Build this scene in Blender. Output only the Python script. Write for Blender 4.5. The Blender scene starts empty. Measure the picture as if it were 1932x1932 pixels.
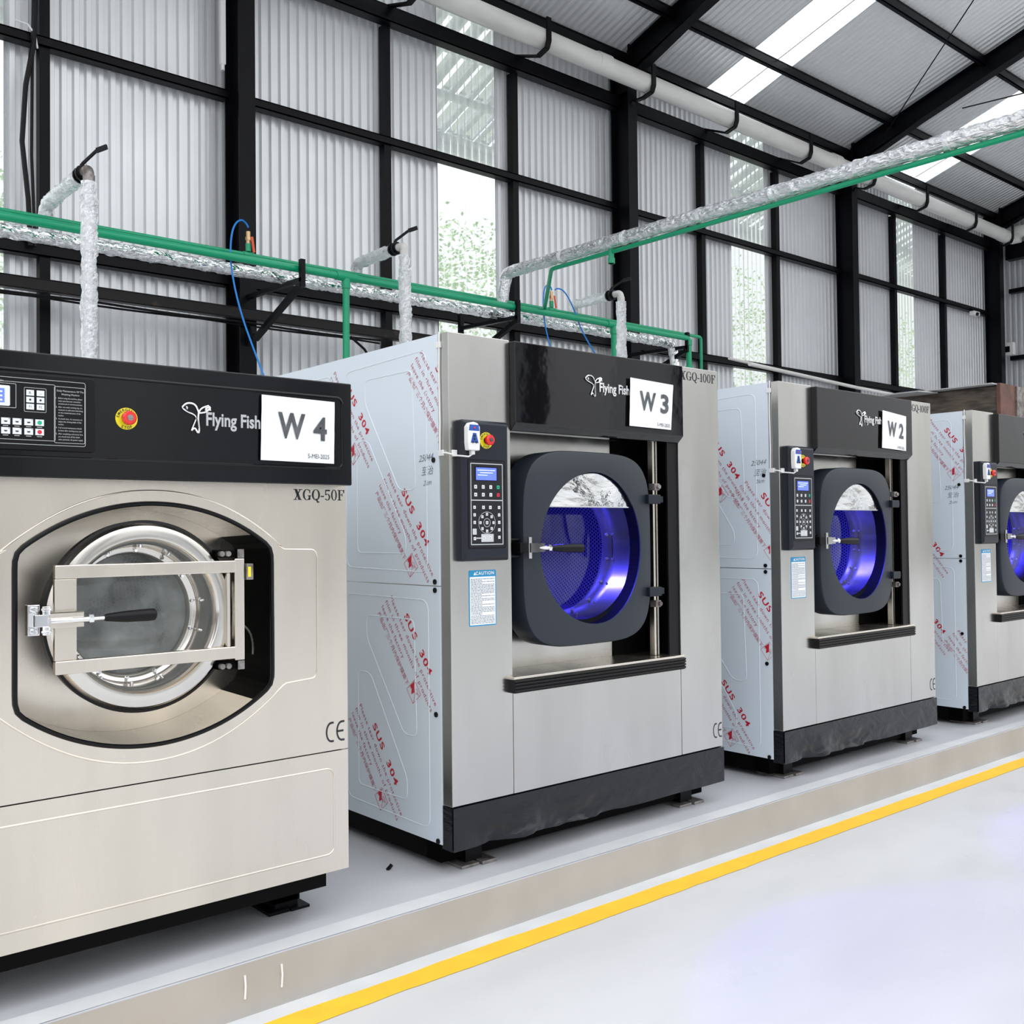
import bpy, bmesh, math, random
from mathutils import Vector, Matrix, noise
sin, cos, pi, R = math.sin, math.cos, math.pi, math.radians
V = Vector
col = bpy.context.scene.collection
random.seed(7)

# ------------------------------------------------------------------ mesh builder
class B:
    def __init__(s): s.v = []; s.f = []; s.uv = {}
    def add(s, vs, fs):
        n = len(s.v); s.v += [tuple(p) for p in vs]; s.f += [tuple(i + n for i in f) for f in fs]; return n
    def box(s, x0, y0, z0, x1, y1, z1):
        x0, x1 = sorted((x0, x1)); y0, y1 = sorted((y0, y1)); z0, z1 = sorted((z0, z1))
        s.add([(x0,y0,z0),(x1,y0,z0),(x1,y1,z0),(x0,y1,z0),(x0,y0,z1),(x1,y0,z1),(x1,y1,z1),(x0,y1,z1)],
              [(0,3,2,1),(4,5,6,7),(0,1,5,4),(1,2,6,5),(2,3,7,6),(3,0,4,7)]); return s
    def bar(s, a, b, w, h, up=(0,0,1)):
        a, b, up = V(a), V(b), V(up); d = (b - a).normalized(); r = d.cross(up).normalized(); u = r.cross(d)
        c = [(-w/2,-h/2),(w/2,-h/2),(w/2,h/2),(-w/2,h/2)]
        s.add([a + r*i + u*j for i, j in c] + [b + r*i + u*j for i, j in c],
              [(3,2,1,0),(4,5,6,7),(0,1,5,4),(1,2,6,5),(2,3,7,6),(3,0,4,7)]); return s
    def tube(s, path, r, n=12, caps=True):
        P = [V(p) for p in path]; rr = r if isinstance(r, (list, tuple)) else [r]*len(P)
        t0 = (P[1]-P[0]).normalized(); a = t0.orthogonal().normalized(); vs = []
        for i, p in enumerate(P):
            t = ((P[min(i+1, len(P)-1)] - p).normalized() + (p - P[max(i-1, 0)]).normalized())
            t = t.normalized() if t.length > 1e-6 else t0
            a = (a - t*a.dot(t)); a = a.normalized() if a.length > 1e-6 else t.orthogonal().normalized()
            b = t.cross(a)
            vs += [p + (a*cos(2*pi*k/n) + b*sin(2*pi*k/n))*rr[i] for k in range(n)]
        fs = [(i*n+k, i*n+(k+1) % n, (i+1)*n+(k+1) % n, (i+1)*n+k) for i in range(len(P)-1) for k in range(n)]
        if caps: fs += [tuple(range(n-1, -1, -1)), tuple((len(P)-1)*n+k for k in range(n))]
        s.add(vs, fs); return s
    def cyl(s, a, b, r, n=20): return s.tube([a, b], r, n)
    def lathe(s, prof, c, n=64, sx=None, uvs=False, close=False):
        """revolve (radius, y) about the Y axis through c; sx(angle)-> (kx,kz)"""
        vs = []; cx, cy, cz = c; L = [0]
        for i in range(1, len(prof)): L.append(L[-1] + math.hypot(prof[i][0]-prof[i-1][0], prof[i][1]-prof[i-1][1]))
        for r, y in prof:
            for k in range(n):
                a = 2*pi*k/n; kx, kz = sx(a) if sx else (1, 1)
                vs.append((cx + r*kx*cos(a), cy + y, cz + r*kz*sin(a)))
        fs = []; b = len(s.v); fb = len(s.f)
        m = len(prof)
        for i in range(m - (0 if close else 1)):
            j = (i+1) % m
            for k in range(n):
                fs.append((i*n+k, i*n+(k+1) % n, j*n+(k+1) % n, j*n+k))
                if uvs:
                    u0, u1 = 2*pi*k/n*.5, 2*pi*(k+1)/n*.5
                    s.uv[fb+len(fs)-1] = [(u0, L[i]), (u1, L[i]), (u1, L[min(i+1, m-1)]), (u0, L[min(i+1, m-1)])]
        s.add(vs, fs); return s
    def prism(s, pts, fn, d0, d1):
        n = len(pts); s.add([fn(a, b, d0) for a, b in pts] + [fn(a, b, d1) for a, b in pts],
              [tuple(range(n-1, -1, -1)), tuple(range(n, 2*n))] + [(i, (i+1) % n, n+(i+1) % n, n+i) for i in range(n)]); return s
    def holed(s, outer, inner, y0, y1, back=True):
        """plate in XZ between matched loops outer/inner from depth y0 to y1"""
        n = len(outer)
        vs = [(x, y0, z) for x, z in outer] + [(x, y0, z) for x, z in inner] + [(x, y1, z) for x, z in outer] + [(x, y1, z) for x, z in inner]
        fs = []
        for i in range(n):
            j = (i+1) % n
            fs += [(i, j, n+j, n+i), (n+i, n+j, 3*n+j, 3*n+i), (j, i, 2*n+i, 2*n+j)]
            if back: fs.append((2*n+j, 2*n+i, 3*n+i, 3*n+j))
        s.add(vs, fs); return s
    def text(s, txt, o, right, up, size, width=None, bold=0, ext=0, height=None, sp=1.0, align='LEFT'):
        me = text_mesh(txt, bold, sp)
        if me is None: return s
        vs, fs, (x0, y0, x1, y1) = me
        k = size; kx = (width/(x1-x0)) if width else k
        o, right, up = V(o), V(right).normalized(), V(up).normalized(); nrm = right.cross(up)
        dx = {'LEFT': x0, 'CENTER': (x0+x1)/2, 'RIGHT': x1}[align]
        if ext:
            n = len(vs); pv = [o + right*(x-dx)*kx + up*y*k + nrm*ext for x, y in vs]
            pb = [o + right*(x-dx)*kx + up*y*k for x, y in vs]
            ed = {}
            for f in fs:
                for i in range(len(f)):
                    e = (f[i], f[(i+1) % len(f)]); ed[e] = 1
            side = [(a, b, n+b, n+a)[::-1] for (a, b) in ed if (b, a) not in ed]
            s.add(pv + pb, list(fs) + side)
        else: s.add([o + right*(x-dx)*kx + up*y*k for x, y in vs], fs)
        return s
_tc = {}
def text_mesh(txt, bold, sp):
    key = (txt, bold, sp)
    if key in _tc: return _tc[key]
    cu = bpy.data.curves.new('lettering', 'FONT'); cu.body = txt; cu.size = 1; cu.fill_mode = 'FRONT'; cu.offset = bold; cu.space_character = sp
    cu.resolution_u = 3
    ob = bpy.data.objects.new('lettering', cu); me = ob.to_mesh()
    if not me or not me.vertices: bpy.data.objects.remove(ob); return None
    vs = [(v.co.x, v.co.y) for v in me.vertices]; fs = [tuple(p.vertices) for p in me.polygons]
    xs = [a for a, b in vs]; ys = [b for a, b in vs]
    r = (vs, fs, (min(xs), min(ys), max(xs), max(ys)))
    ob.to_mesh_clear(); bpy.data.objects.remove(ob); bpy.data.curves.remove(cu)
    _tc[key] = r; return r

def obj(name, b, mat, parent=None, bev=0, smooth=False, clip=None, seg=2, loc=None):
    me = bpy.data.meshes.new(name); me.from_pydata(b.v, [], b.f)
    if b.uv:
        uv = me.uv_layers.new(name='UVMap')
        for p in me.polygons:
            if p.index in b.uv:
                for k, li in enumerate(p.loop_indices): uv.data[li].uv = b.uv[p.index][k]
    used = set(i for f in b.f for i in f)
    if len(used) < len(b.v):
        bm = bmesh.new(); bm.from_mesh(me); bmesh.ops.delete(bm, geom=[v for v in bm.verts if not v.link_faces], context='VERTS'); bm.to_mesh(me); bm.free()
    if clip:
        bm = bmesh.new(); bm.from_mesh(me)
        for co, no in clip:
            bmesh.ops.bisect_plane(bm, geom=bm.verts[:]+bm.edges[:]+bm.faces[:], plane_co=co, plane_no=no, clear_outer=True)
        bm.to_mesh(me); bm.free()
    if smooth:
        me.polygons.foreach_set('use_smooth', [True]*len(me.polygons)); me.set_sharp_from_angle(angle=R(38))
    me.materials.append(mat); me.update()
    o = bpy.data.objects.new(name, me); col.objects.link(o)
    if parent: o.parent = parent
    if loc: o.location = loc
    if bev:
        m = o.modifiers.new('bevel', 'BEVEL'); m.width = bev; m.segments = seg; m.limit_method = 'ANGLE'; m.angle_limit = R(40)
    return o
def tag(o, label, cat, group=None, kind=None):
    if label: o['label'] = label
    if cat: o['category'] = cat
    if group: o['group'] = group
    if kind: o['kind'] = kind
    return o
def thing(name, label, cat, loc=(0,0,0), group=None):
    o = bpy.data.objects.new(name, None); o.empty_display_size = .1; col.objects.link(o); o.location = loc
    return tag(o, label, cat, group)
def struct(name, b, m, **k):
    o = obj(name, b, m, **k); o['kind'] = 'structure'; return o
def tree_copy(o, parent=None, skip=()):
    c = o.copy(); col.objects.link(c); c.parent = parent
    for ch in list(o.children):
        if ch.name.split('.')[0] in skip: continue
        tree_copy(ch, c, skip)
    return c

# ------------------------------------------------------------------ materials
def mat(name, base=(.8,.8,.8), rough=.5, metal=0, coat=0, spec=.5, emis=None, es=0, bump=None, nz=None, aniso=0, var=None, coat_r=.05):
    """bump=(scale,strength,dist) nz=rough variation (scale,amount) var=(scale, dark colour, lo, hi[, stretch])"""
    m = bpy.data.materials.new(name); m.use_nodes = True; nt = m.node_tree; N = nt.nodes; L = nt.links
    b = N['Principled BSDF']; S = lambda k, v: b.inputs[k].__setattr__('default_value', v)
    S('Base Color', (*base, 1)); S('Roughness', rough); S('Metallic', metal); S('Coat Weight', coat); S('Coat Roughness', coat_r); S('Specular IOR Level', spec)
    if emis: S('Emission Color', (*emis, 1)); S('Emission Strength', es)
    tc = N.new('ShaderNodeTexCoord')
    def nzn(scale, detail=4, st=None, dist=0):
        t = N.new('ShaderNodeTexNoise'); t.inputs['Scale'].default_value = scale; t.inputs['Detail'].default_value = detail; t.inputs['Distortion'].default_value = dist
        if st:
            mp = N.new('ShaderNodeMapping'); mp.inputs['Scale'].default_value = st; L.new(tc.outputs['Object'], mp.inputs['Vector']); L.new(mp.outputs[0], t.inputs['Vector'])
        else: L.new(tc.outputs['Object'], t.inputs['Vector'])
        return t
    if bump:
        t = nzn(bump[0], 5, bump[3] if len(bump) > 3 else None, bump[4] if len(bump) > 4 else 0)
        bp = N.new('ShaderNodeBump'); bp.inputs['Strength'].default_value = bump[1]; bp.inputs['Distance'].default_value = bump[2]
        L.new(t.outputs[0], bp.inputs['Height']); L.new(bp.outputs[0], b.inputs['Normal'])
    if nz:
        t = nzn(nz[0], 3, nz[2] if len(nz) > 2 else None); mr = N.new('ShaderNodeMapRange')
        mr.inputs['From Min'].default_value = .3; mr.inputs['From Max'].default_value = .7
        mr.inputs['To Min'].default_value = rough - nz[1]; mr.inputs['To Max'].default_value = rough + nz[1]
        L.new(t.outputs[0], mr.inputs['Value']); L.new(mr.outputs[0], b.inputs['Roughness'])
    if var:
        t = nzn(var[0], 6, var[4] if len(var) > 4 else None); cr = N.new('ShaderNodeValToRGB')
        cr.color_ramp.elements[0].position = var[2]; cr.color_ramp.elements[1].position = var[3]
        cr.color_ramp.elements[0].color = (*var[1], 1); cr.color_ramp.elements[1].color = (*base, 1)
        L.new(t.outputs[0], cr.inputs[0]); L.new(cr.outputs[0], b.inputs['Base Color'])
    return m
M = {}
M['steel'] = mat('brushed_stainless', (.60,.59,.57), .24, 1, nz=(2.5,.05,(2.5,1,.5)), bump=(1.6,.06,.008), var=(1.4,(.50,.49,.46),.28,.72,(2.4,1,.7)))
M['steel4'] = mat('brushed_stainless_warm', (.82,.755,.66), .26, 1, nz=(2,.04,(3,1,.4)), bump=(1.4,.06,.01), var=(1.2,(.66,.615,.545),.25,.75,(3,1,.4)))
M['bright'] = mat('polished_stainless', (.72,.70,.66), .16, 1, bump=(8,.05,.004), var=(3,(.55,.52,.48),.2,.7))
M['chrome'] = mat('chrome', (.85,.85,.86), .07, 1)
M['hood'] = mat('black_gloss_hood', (.004,.004,.005), .05, 0, spec=.5, bump=(1.5,.12,.03))
M['hood4'] = mat('black_brushed_hood', (.003,.0035,.005), .14, 0, spec=.36, bump=(2.5,.08,.01))
M['plinthblk'] = mat('black_film_base', (.008,.009,.012), .2, 0, spec=.4, bump=(5,.4,.02,(1,1,2),1.5))
M['black'] = mat('black_paint', (.003,.003,.004), .4, spec=.25)
M['blackm'] = mat('black_recess', (.001,.001,.0012), .6, spec=.08)
M['frame'] = mat('black_steel_paint', (.0035,.004,.0065), .42, 0, spec=.16, var=(3,(.002,.002,.003),.3,.7))
M['rail'] = mat('worn_black_rail', (.010,.009,.010), .38, 0, spec=.3, var=(5,(.05,.028,.024),.30,.38))
M['door'] = mat('charcoal_door', (.020,.026,.036), .42, 0, spec=.4, bump=(60,.05,.002))
M['ctrl'] = mat('dark_control_plastic', (.010,.013,.022), .35, spec=.35)
M['ctrl2'] = mat('control_membrane', (.012,.013,.016), .3, spec=.35)
M['white'] = mat('white_paper', (.86,.87,.88), .5, coat=.5, bump=(30,.25,.004), coat_r=.15)
M['whitep'] = mat('white_plastic', (.80,.80,.79), .4)
M['pvc'] = mat('white_pvc', (.72,.715,.69), .35, var=(2.5,(.60,.59,.56),.3,.6,(.5,2,2)))
M['ink'] = mat('dark_ink', (.02,.022,.025), .5)
M['ink_sign'] = mat('grey_sign_ink', (.065,.07,.075), .35, var=(25,(.12,.125,.13),.3,.6))
M['red'] = mat('red_film_print', (.55,.006,.03), .5)
M['redthin'] = mat('thin_red_film_print', (.50,.09,.14), .5)
M['pencil'] = mat('marker_scribble', (.18,.21,.25), .6)
M['film'] = mat('pale_blue_film', (.70,.78,.86), .32, 0, coat=.25, bump=(3,.12,.01), coat_r=.15)
M['btnw'] = mat('white_buttons', (.75,.77,.78), .4)
M['btng'] = mat('green_button', (.0,.42,.22), .4)
M['btnr'] = mat('red_button', (.65,.02,.05), .35)
M['estop'] = mat('emergency_red', (.78,.015,.015), .25, coat=.5)
M['yellow'] = mat('yellow_disc', (.85,.72,.02), .45)
M['lcd'] = mat('lit_blue_lcd', (.05,.08,.7), .2, emis=(.08,.12,1), es=1.3)
M['lcdtx'] = mat('lit_lcd_text', (.5,.6,1), .3, emis=(.45,.55,1), es=1.2)
M['line'] = mat('grey_white_line', (.55,.57,.58), .4)
M['bluep'] = mat('blue_plastic', (.02,.09,.42), .35)
M['cyan'] = mat('blue_label_ink', (.01,.27,.52), .45)
M['green'] = mat('green_ppr_pipe', (.0,.36,.17), .3, coat=.15)
M['hose'] = mat('blue_hose', (.0,.22,.72), .35)
M['orange'] = mat('orange_lever', (.75,.09,.02), .4)
M['brass'] = mat('brass', (.62,.42,.22), .3, 1)
M['ypaint'] = mat('yellow_line_paint', (.97,.56,.02), .5, var=(9,(.93,.50,.02),.3,.6))
M['ledb'] = mat('lit_blue_led', (.02,.02,1), .3, emis=(.02,.03,1), es=6)
M['ring3'] = mat('satin_steel_ring', (.30,.29,.31), .22, 1, bump=(8,.05,.004))
M['lifter'] = mat('satin_drum_lifter', (.20,.20,.23), .40, .9)
M['wood'] = mat('rust_brown_metal', (.13,.10,.08), .55, bump=(20,.6,.01), var=(9,(.035,.028,.022),.35,.62,(.6,.6,3)))
M['rust'] = mat('rust_red_metal', (.16,.07,.05), .6, var=(8,(.07,.035,.03),.3,.6))
M['coil'] = mat('grey_coil_metal', (.32,.30,.29), .4, .6, var=(20,(.14,.12,.11),.35,.6))
M['leaf'] = mat('leaf_green', (.30,.52,.12), .5)
M['bark'] = mat('bark', (.10,.07,.05), .8)
M['bulb'] = mat('sheet_edge', (.5,.5,.5), .5)
M['cloth'] = mat('grey_wash_load', (.34,.36,.36), .8, bump=(6,.8,.04), var=(5,(.16,.17,.17),.35,.62))

def sheet_mat():
    m = mat('galvalume_sheet', (.83,.845,.86), .36, .45, nz=(2,.05), var=(1.5,(.76,.775,.795),.3,.7,(1,1,.3))); return m
M['sheet'] = sheet_mat()
M['roof'] = mat('galvalume_roof', (.93,.94,.95), .30, .5)
def clear_sheet():
    m = bpy.data.materials.new('translucent_sheet'); m.use_nodes = True; nt = m.node_tree; N = nt.nodes; L = nt.links
    N.remove(N['Principled BSDF']); out = N['Material Output']
    tr = N.new('ShaderNodeBsdfTransparent'); tr.inputs[0].default_value = (.95,.97,.98,1)
    tl = N.new('ShaderNodeBsdfTranslucent'); tl.inputs[0].default_value = (.92,.95,.97,1)
    gl = N.new('ShaderNodeBsdfGlossy'); gl.inputs[1].default_value = .15
    a = N.new('ShaderNodeMixShader'); a.inputs[0].default_value = .42; L.new(tr.outputs[0], a.inputs[1]); L.new(tl.outputs[0], a.inputs[2])
    fr = N.new('ShaderNodeFresnel'); fr.inputs[0].default_value = 1.4
    c = N.new('ShaderNodeMixShader'); L.new(fr.outputs[0], c.inputs[0]); L.new(a.outputs[0], c.inputs[1]); L.new(gl.outputs[0], c.inputs[2])
    L.new(c.outputs[0], out.inputs[0]); return m
M['clear'] = clear_sheet()
def glass_mat(name, tint, haze, hazecol):
    m = bpy.data.materials.new(name); m.use_nodes = True; nt = m.node_tree; N = nt.nodes; L = nt.links
    N.remove(N['Principled BSDF']); out = N['Material Output']
    tr = N.new('ShaderNodeBsdfTransparent'); tr.inputs[0].default_value = (*tint, 1)
    df = N.new('ShaderNodeBsdfDiffuse'); df.inputs[0].default_value = (*hazecol, 1)
    gl = N.new('ShaderNodeBsdfGlossy'); gl.inputs[1].default_value = .02
    a = N.new('ShaderNodeMixShader'); L.new(tr.outputs[0], a.inputs[1]); L.new(df.outputs[0], a.inputs[2])
    if haze:
        tc = N.new('ShaderNodeTexCoord'); t = N.new('ShaderNodeTexNoise'); t.inputs['Scale'].default_value = 7; t.inputs['Detail'].default_value = 8
        mr = N.new('ShaderNodeMapRange'); mr.inputs['From Min'].default_value = .35; mr.inputs['From Max'].default_value = .7; mr.inputs['To Min'].default_value = haze*.4; mr.inputs['To Max'].default_value = haze*1.4
        L.new(tc.outputs['Object'], t.inputs['Vector']); L.new(t.outputs[0], mr.inputs['Value']); L.new(mr.outputs[0], a.inputs[0])
    else: a.inputs[0].default_value = 0
    fr = N.new('ShaderNodeFresnel'); fr.inputs[0].default_value = 1.5
    c = N.new('ShaderNodeMixShader'); L.new(fr.outputs[0], c.inputs[0]); L.new(a.outputs[0], c.inputs[1]); L.new(gl.outputs[0], c.inputs[2])
    L.new(c.outputs[0], out.inputs[0]); return m
M['glass4'] = glass_mat('reflection_haze_glass', (.80,.85,.84), .42, (.50,.53,.52))  # grey haze mixed into the glass stands in for milky reflections
M['glass3'] = glass_mat('clear_door_glass', (.93,.95,1), 0, (1,1,1))
def foil_mat(name, sc, st):
    m = bpy.data.materials.new(name); m.use_nodes = True; nt = m.node_tree; N = nt.nodes; L = nt.links; b = N['Principled BSDF']
    b.inputs['Base Color'].default_value = (.90,.91,.93,1); b.inputs['Metallic'].default_value = 1; b.inputs['Roughness'].default_value = .05
    tc = N.new('ShaderNodeTexCoord'); vo = N.new('ShaderNodeTexVoronoi'); vo.inputs['Scale'].default_value = sc; vo.feature = 'F1'
    no = N.new('ShaderNodeTexNoise'); no.inputs['Scale'].default_value = sc*.8; no.inputs['Detail'].default_value = 4
    mx = N.new('ShaderNodeMix'); mx.data_type = 'VECTOR'; mx.inputs['Factor'].default_value = .25
    L.new(tc.outputs['Object'], mx.inputs['A']); L.new(no.outputs['Color'], mx.inputs['B']); L.new(mx.outputs['Result'], vo.inputs['Vector'])
    ad = N.new('ShaderNodeMath'); ad.operation = 'ADD'; L.new(vo.outputs['Distance'], ad.inputs[0]); L.new(no.outputs[0], ad.inputs[1])
    bp = N.new('ShaderNodeBump'); bp.inputs['Strength'].default_value = st; bp.inputs['Distance'].default_value = .02
    L.new(ad.outputs[0], bp.inputs['Height']); L.new(bp.outputs[0], b.inputs['Normal']); return m
M['foil'] = foil_mat('crinkled_foil_wrap', 20, 1.0)
M['foil2'] = foil_mat('smoother_foil_wrap', 13, .55)
M['mirror'] = foil_mat('mirror_film', 2.6, .15)
def drum_mat():
    m = bpy.data.materials.new('perforated_drum'); m.use_nodes = True; nt = m.node_tree; N = nt.nodes; L = nt.links; b = N['Principled BSDF']
    b.inputs['Metallic'].default_value = .85; b.inputs['Roughness'].default_value = .42
    uv = N.new('ShaderNodeUVMap')
    def vm(op, a, bv):
        n = N.new('ShaderNodeVectorMath'); n.operation = op; L.new(a, n.inputs[0])
        if bv is not None: n.inputs[1].default_value = bv
        return n.outputs['Vector'] if op != 'LENGTH' else n.outputs['Value']
    sc = vm('MULTIPLY', uv.outputs[0], (58, 58/1.732, 1))
    ds = []
    for off in ((0,0,0), (.5,.5,0)):
        a = vm('ADD', sc, off); a = vm('FRACTION', a, None); a = vm('SUBTRACT', a, (.5,.5,0)); a = vm('MULTIPLY', a, (1,1.732,0)); ds.append(vm('LENGTH', a, None))
    mn = N.new('ShaderNodeMath'); mn.operation = 'MINIMUM'; L.new(ds[0], mn.inputs[0]); L.new(ds[1], mn.inputs[1])
    gt = N.new('ShaderNodeMath'); gt.operation = 'GREATER_THAN'; gt.inputs[1].default_value = .32; L.new(mn.outputs[0], gt.inputs[0])
    mx = N.new('ShaderNodeMix'); mx.data_type = 'RGBA'; mx.inputs['A'].default_value = (.006,.006,.008,1); mx.inputs['B'].default_value = (.22,.22,.24,1)
    L.new(gt.outputs[0], mx.inputs['Factor']); L.new(mx.outputs['Result'], b.inputs['Base Color']); return m
M['drum'] = drum_mat()
def floor_mat(name, a, b2, rough, sc=1.3, streak=(1,1,1)):
    m = mat(name, a, rough, 0, nz=(3,.08), var=(sc,b2,.3,.68,streak), bump=(30,.03,.003)); return m
M['floor'] = floor_mat('grey_epoxy_floor', (.66,.665,.675), (.575,.58,.59), .34, 1.1, (.6,1.6,1))
M['ptop'] = floor_mat('grey_plinth_top', (.57,.58,.61), (.49,.50,.53), .36, 1.6)
M['pface'] = floor_mat('cement_plinth_face', (.44,.425,.40), (.375,.36,.335), .6, 2.6)
M['pedge'] = floor_mat('white_paint_band', (.70,.71,.72), (.60,.62,.64), .45, 4)

# ------------------------------------------------------------------ camera
f_px, yaw, pit, roll = 1915.176, R(40.44418), R(1.14818), R(-.61905)
Fw = V((sin(yaw)*cos(pit), cos(yaw)*cos(pit), sin(pit))); r0 = V((cos(yaw), -sin(yaw), 0)); u0 = r0.cross(Fw)
rr = r0*cos(roll) + u0*sin(roll); uu = -r0*sin(roll) + u0*cos(roll)
cd = bpy.data.cameras.new('camera'); cam = bpy.data.objects.new('camera', cd); col.objects.link(cam)
cam.matrix_world = Matrix(((rr.x,uu.x,-Fw.x,0),(rr.y,uu.y,-Fw.y,0),(rr.z,uu.z,-Fw.z,1.55),(0,0,0,1)))
cd.sensor_width = 36; cd.lens = f_px/1932*36; cd.clip_start = .05; cd.clip_end = 300
bpy.context.scene.camera = cam

# ------------------------------------------------------------------ building shell
COLX = [-1.10, 4.50, 10.10, 15.63, 21.20]
WY = 9.62                       # cladding plane of the long wall
SL = .313                       # roof slope
def roofz(y): return 8.13 + SL*(9.13 - y)
def corr(b, a0, a1, fn, pitch=.11, d=.034, t=None):
    """trapezoidal sheet from a0 to a1; fn(a, depth, end) -> point"""
    prof = [(0, 0), (.40, 0), (.52, 1), (.88, 1)]
    pts = [(a0, 0)]; k = math.floor(a0/pitch)
    while k*pitch < a1:
        for u, q in prof:
            a = (k+u)*pitch
            if a0 < a < a1: pts.append((a, q*d))
        k += 1
    pts.append((a1, 0)); n = len(pts)
    b.add([fn(a, q, 0) for a, q in pts] + [fn(a, q, 1) for a, q in pts], [(i, i+1, n+i+1, n+i) for i in range(n-1)])
SKY = [(1.5, 2.37), (7.10, 7.98), (12.70, 13.55), (17.40, 18.27)]
RSK = [(.65, 1.55), (6.22, 7.12), (11.84, 12.73), (17.20, 18.30)]
def gaps(a0, a1, hs):
    out = []; a = a0
    for h0, h1 in hs: out.append((a, h0)); a = h1
    out.append((a, a1)); return out
b = B()
for a0, a1 in gaps(-3.5, 21.78, SKY): corr(b, a0, a1, lambda a, q, e: (a, WY + q, 0 if e == 0 else 8.06))
struct('wall_back', b, M['sheet'])
for i, (a0, a1) in enumerate(SKY):
    b = B(); corr(b, a0-.02, a1+.02, lambda a, q, e: (a, WY + .004 + q, 0 if e == 0 else 8.06)); struct('window_%d' % (i+1), b, M['clear'])
b = B()
for a0, a1 in gaps(-3.5, 21.78, RSK): corr(b, a0, a1, lambda a, q, e: (a, 9.85 if e == 0 else 1.6, roofz(9.85 if e == 0 else 1.6) + q))
struct('ceiling', b, M['roof'])
for i, (a0, a1) in enumerate(RSK):
    b = B(); corr(b, a0-.02, a1+.02, lambda a, q, e: (a, 9.85 if e == 0 else 1.6, roofz(9.85 if e == 0 else 1.6) + q + .003)); struct('window_%d' % (i+5), b, M['clear'])
b = B(); corr(b, 1.6, 9.62, lambda a, q, e: (21.78 + q, a, 0 if e == 0 else roofz(a))); struct('wall_right', b, M['sheet'])
# unseen far side of the hall (open above), bays gapped to stripe the reflections
b = B()
for k in range(8): corr(b, -15.5+5.6*k, -15.5+5.6*k+(2.9 if k % 2 else 3.7), lambda a, q, e: (a, -11 - q, 0 if e == 0 else 6.2), pitch=.22)
corr(b, -16, 30, lambda a, q, e: (a, -11.05 - q, 0 if e == 0 else 1.0), pitch=.22); struct('wall_front_reflected', b, M['sheet'])
for k in range(7):
    x = -12.6 + k*5.6; b = B(); b.box(x-.15, -10.95, 0, x+.15, -10.6, 6.6); struct('trim_%d' % (k+1), b, M['frame'])  # unseen posts added as dark bands for the steel to reflect

b = B().box(-18, -14, -.12, 30, 9.6, 0); struct('floor', b, M['floor'])
b = B().box(-40, 9.7, -.3, 60, 60, -.12); struct('floor_outside', b, mat('outside_concrete', (.50,.52,.48), .8, var=(3,(.40,.43,.36),.3,.7)))
PZ = .176
b = B().box(-6, 3.078, .0005, 21.7, 6.9, PZ); struct('floor_plinth', b, M['ptop'], bev=.006)
b = B()
n = 140
def wob(x, s): return .006*noise.noise(V((x*2.3, s, 0))) + .003*noise.noise(V((x*9, s, 3)))
vs = []
for k in range(n+1):
    x = -6 + 27.7*k/n; vs += [(x, 3.0745, .001), (x, 3.0745, PZ-.004)]
b.add(vs, [(2*k, 2*k+2, 2*k+3, 2*k+1) for k in range(n)]); struct('trim_20', b, M['pface'])
def ribbon(x0, x1, ya, yb, z, n, sa, sb, wa=1):
    vs = []
    for k in range(n+1):
        x = x0 + (x1-x0)*k/n; vs += [(x, ya + wa*wob(x, sa), z), (x, yb + wa*wob(x, sb), z)]
    bb = B(); bb.add(vs, [(2*k, 2*k+2, 2*k+3, 2*k+1) for k in range(n)]); return bb
struct('trim_21', ribbon(-6, 21.7, 3.079, 3.165, PZ+.0012, 200, 1, 2), M['pedge'])
struct('trim_22', ribbon(-6, 21.7, 2.985, 3.076, .0012, 300, 3, 4), M['pedge'])
o = obj('floor_marking', ribbon(-6, 21.7, 2.885, 2.995, .002, 400, 5, 6, 1.2), M['ypaint']); tag(o, 'long yellow painted safety line on the grey floor in front of the plinth', 'floor line')
b = B()
for x in (1.47, 1.60):
    b.tube([(x, 3.073, .135), (x+.002, 3.072, .10), (x, 3.073, .06)], .0035, 6)
o = obj('paint_drips', b, M['white']); tag(o, 'two short white paint drips on the face of the plinth below the nearest washer', 'paint drip')
b = B(); b.cyl((2.31, 3.52, PZ), (2.325, 3.51, PZ+.02), .008, 8); o = obj('bolt', b, M['black']); tag(o, 'small black bolt lying on the plinth between the two nearest washers', 'bolt')

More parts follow.
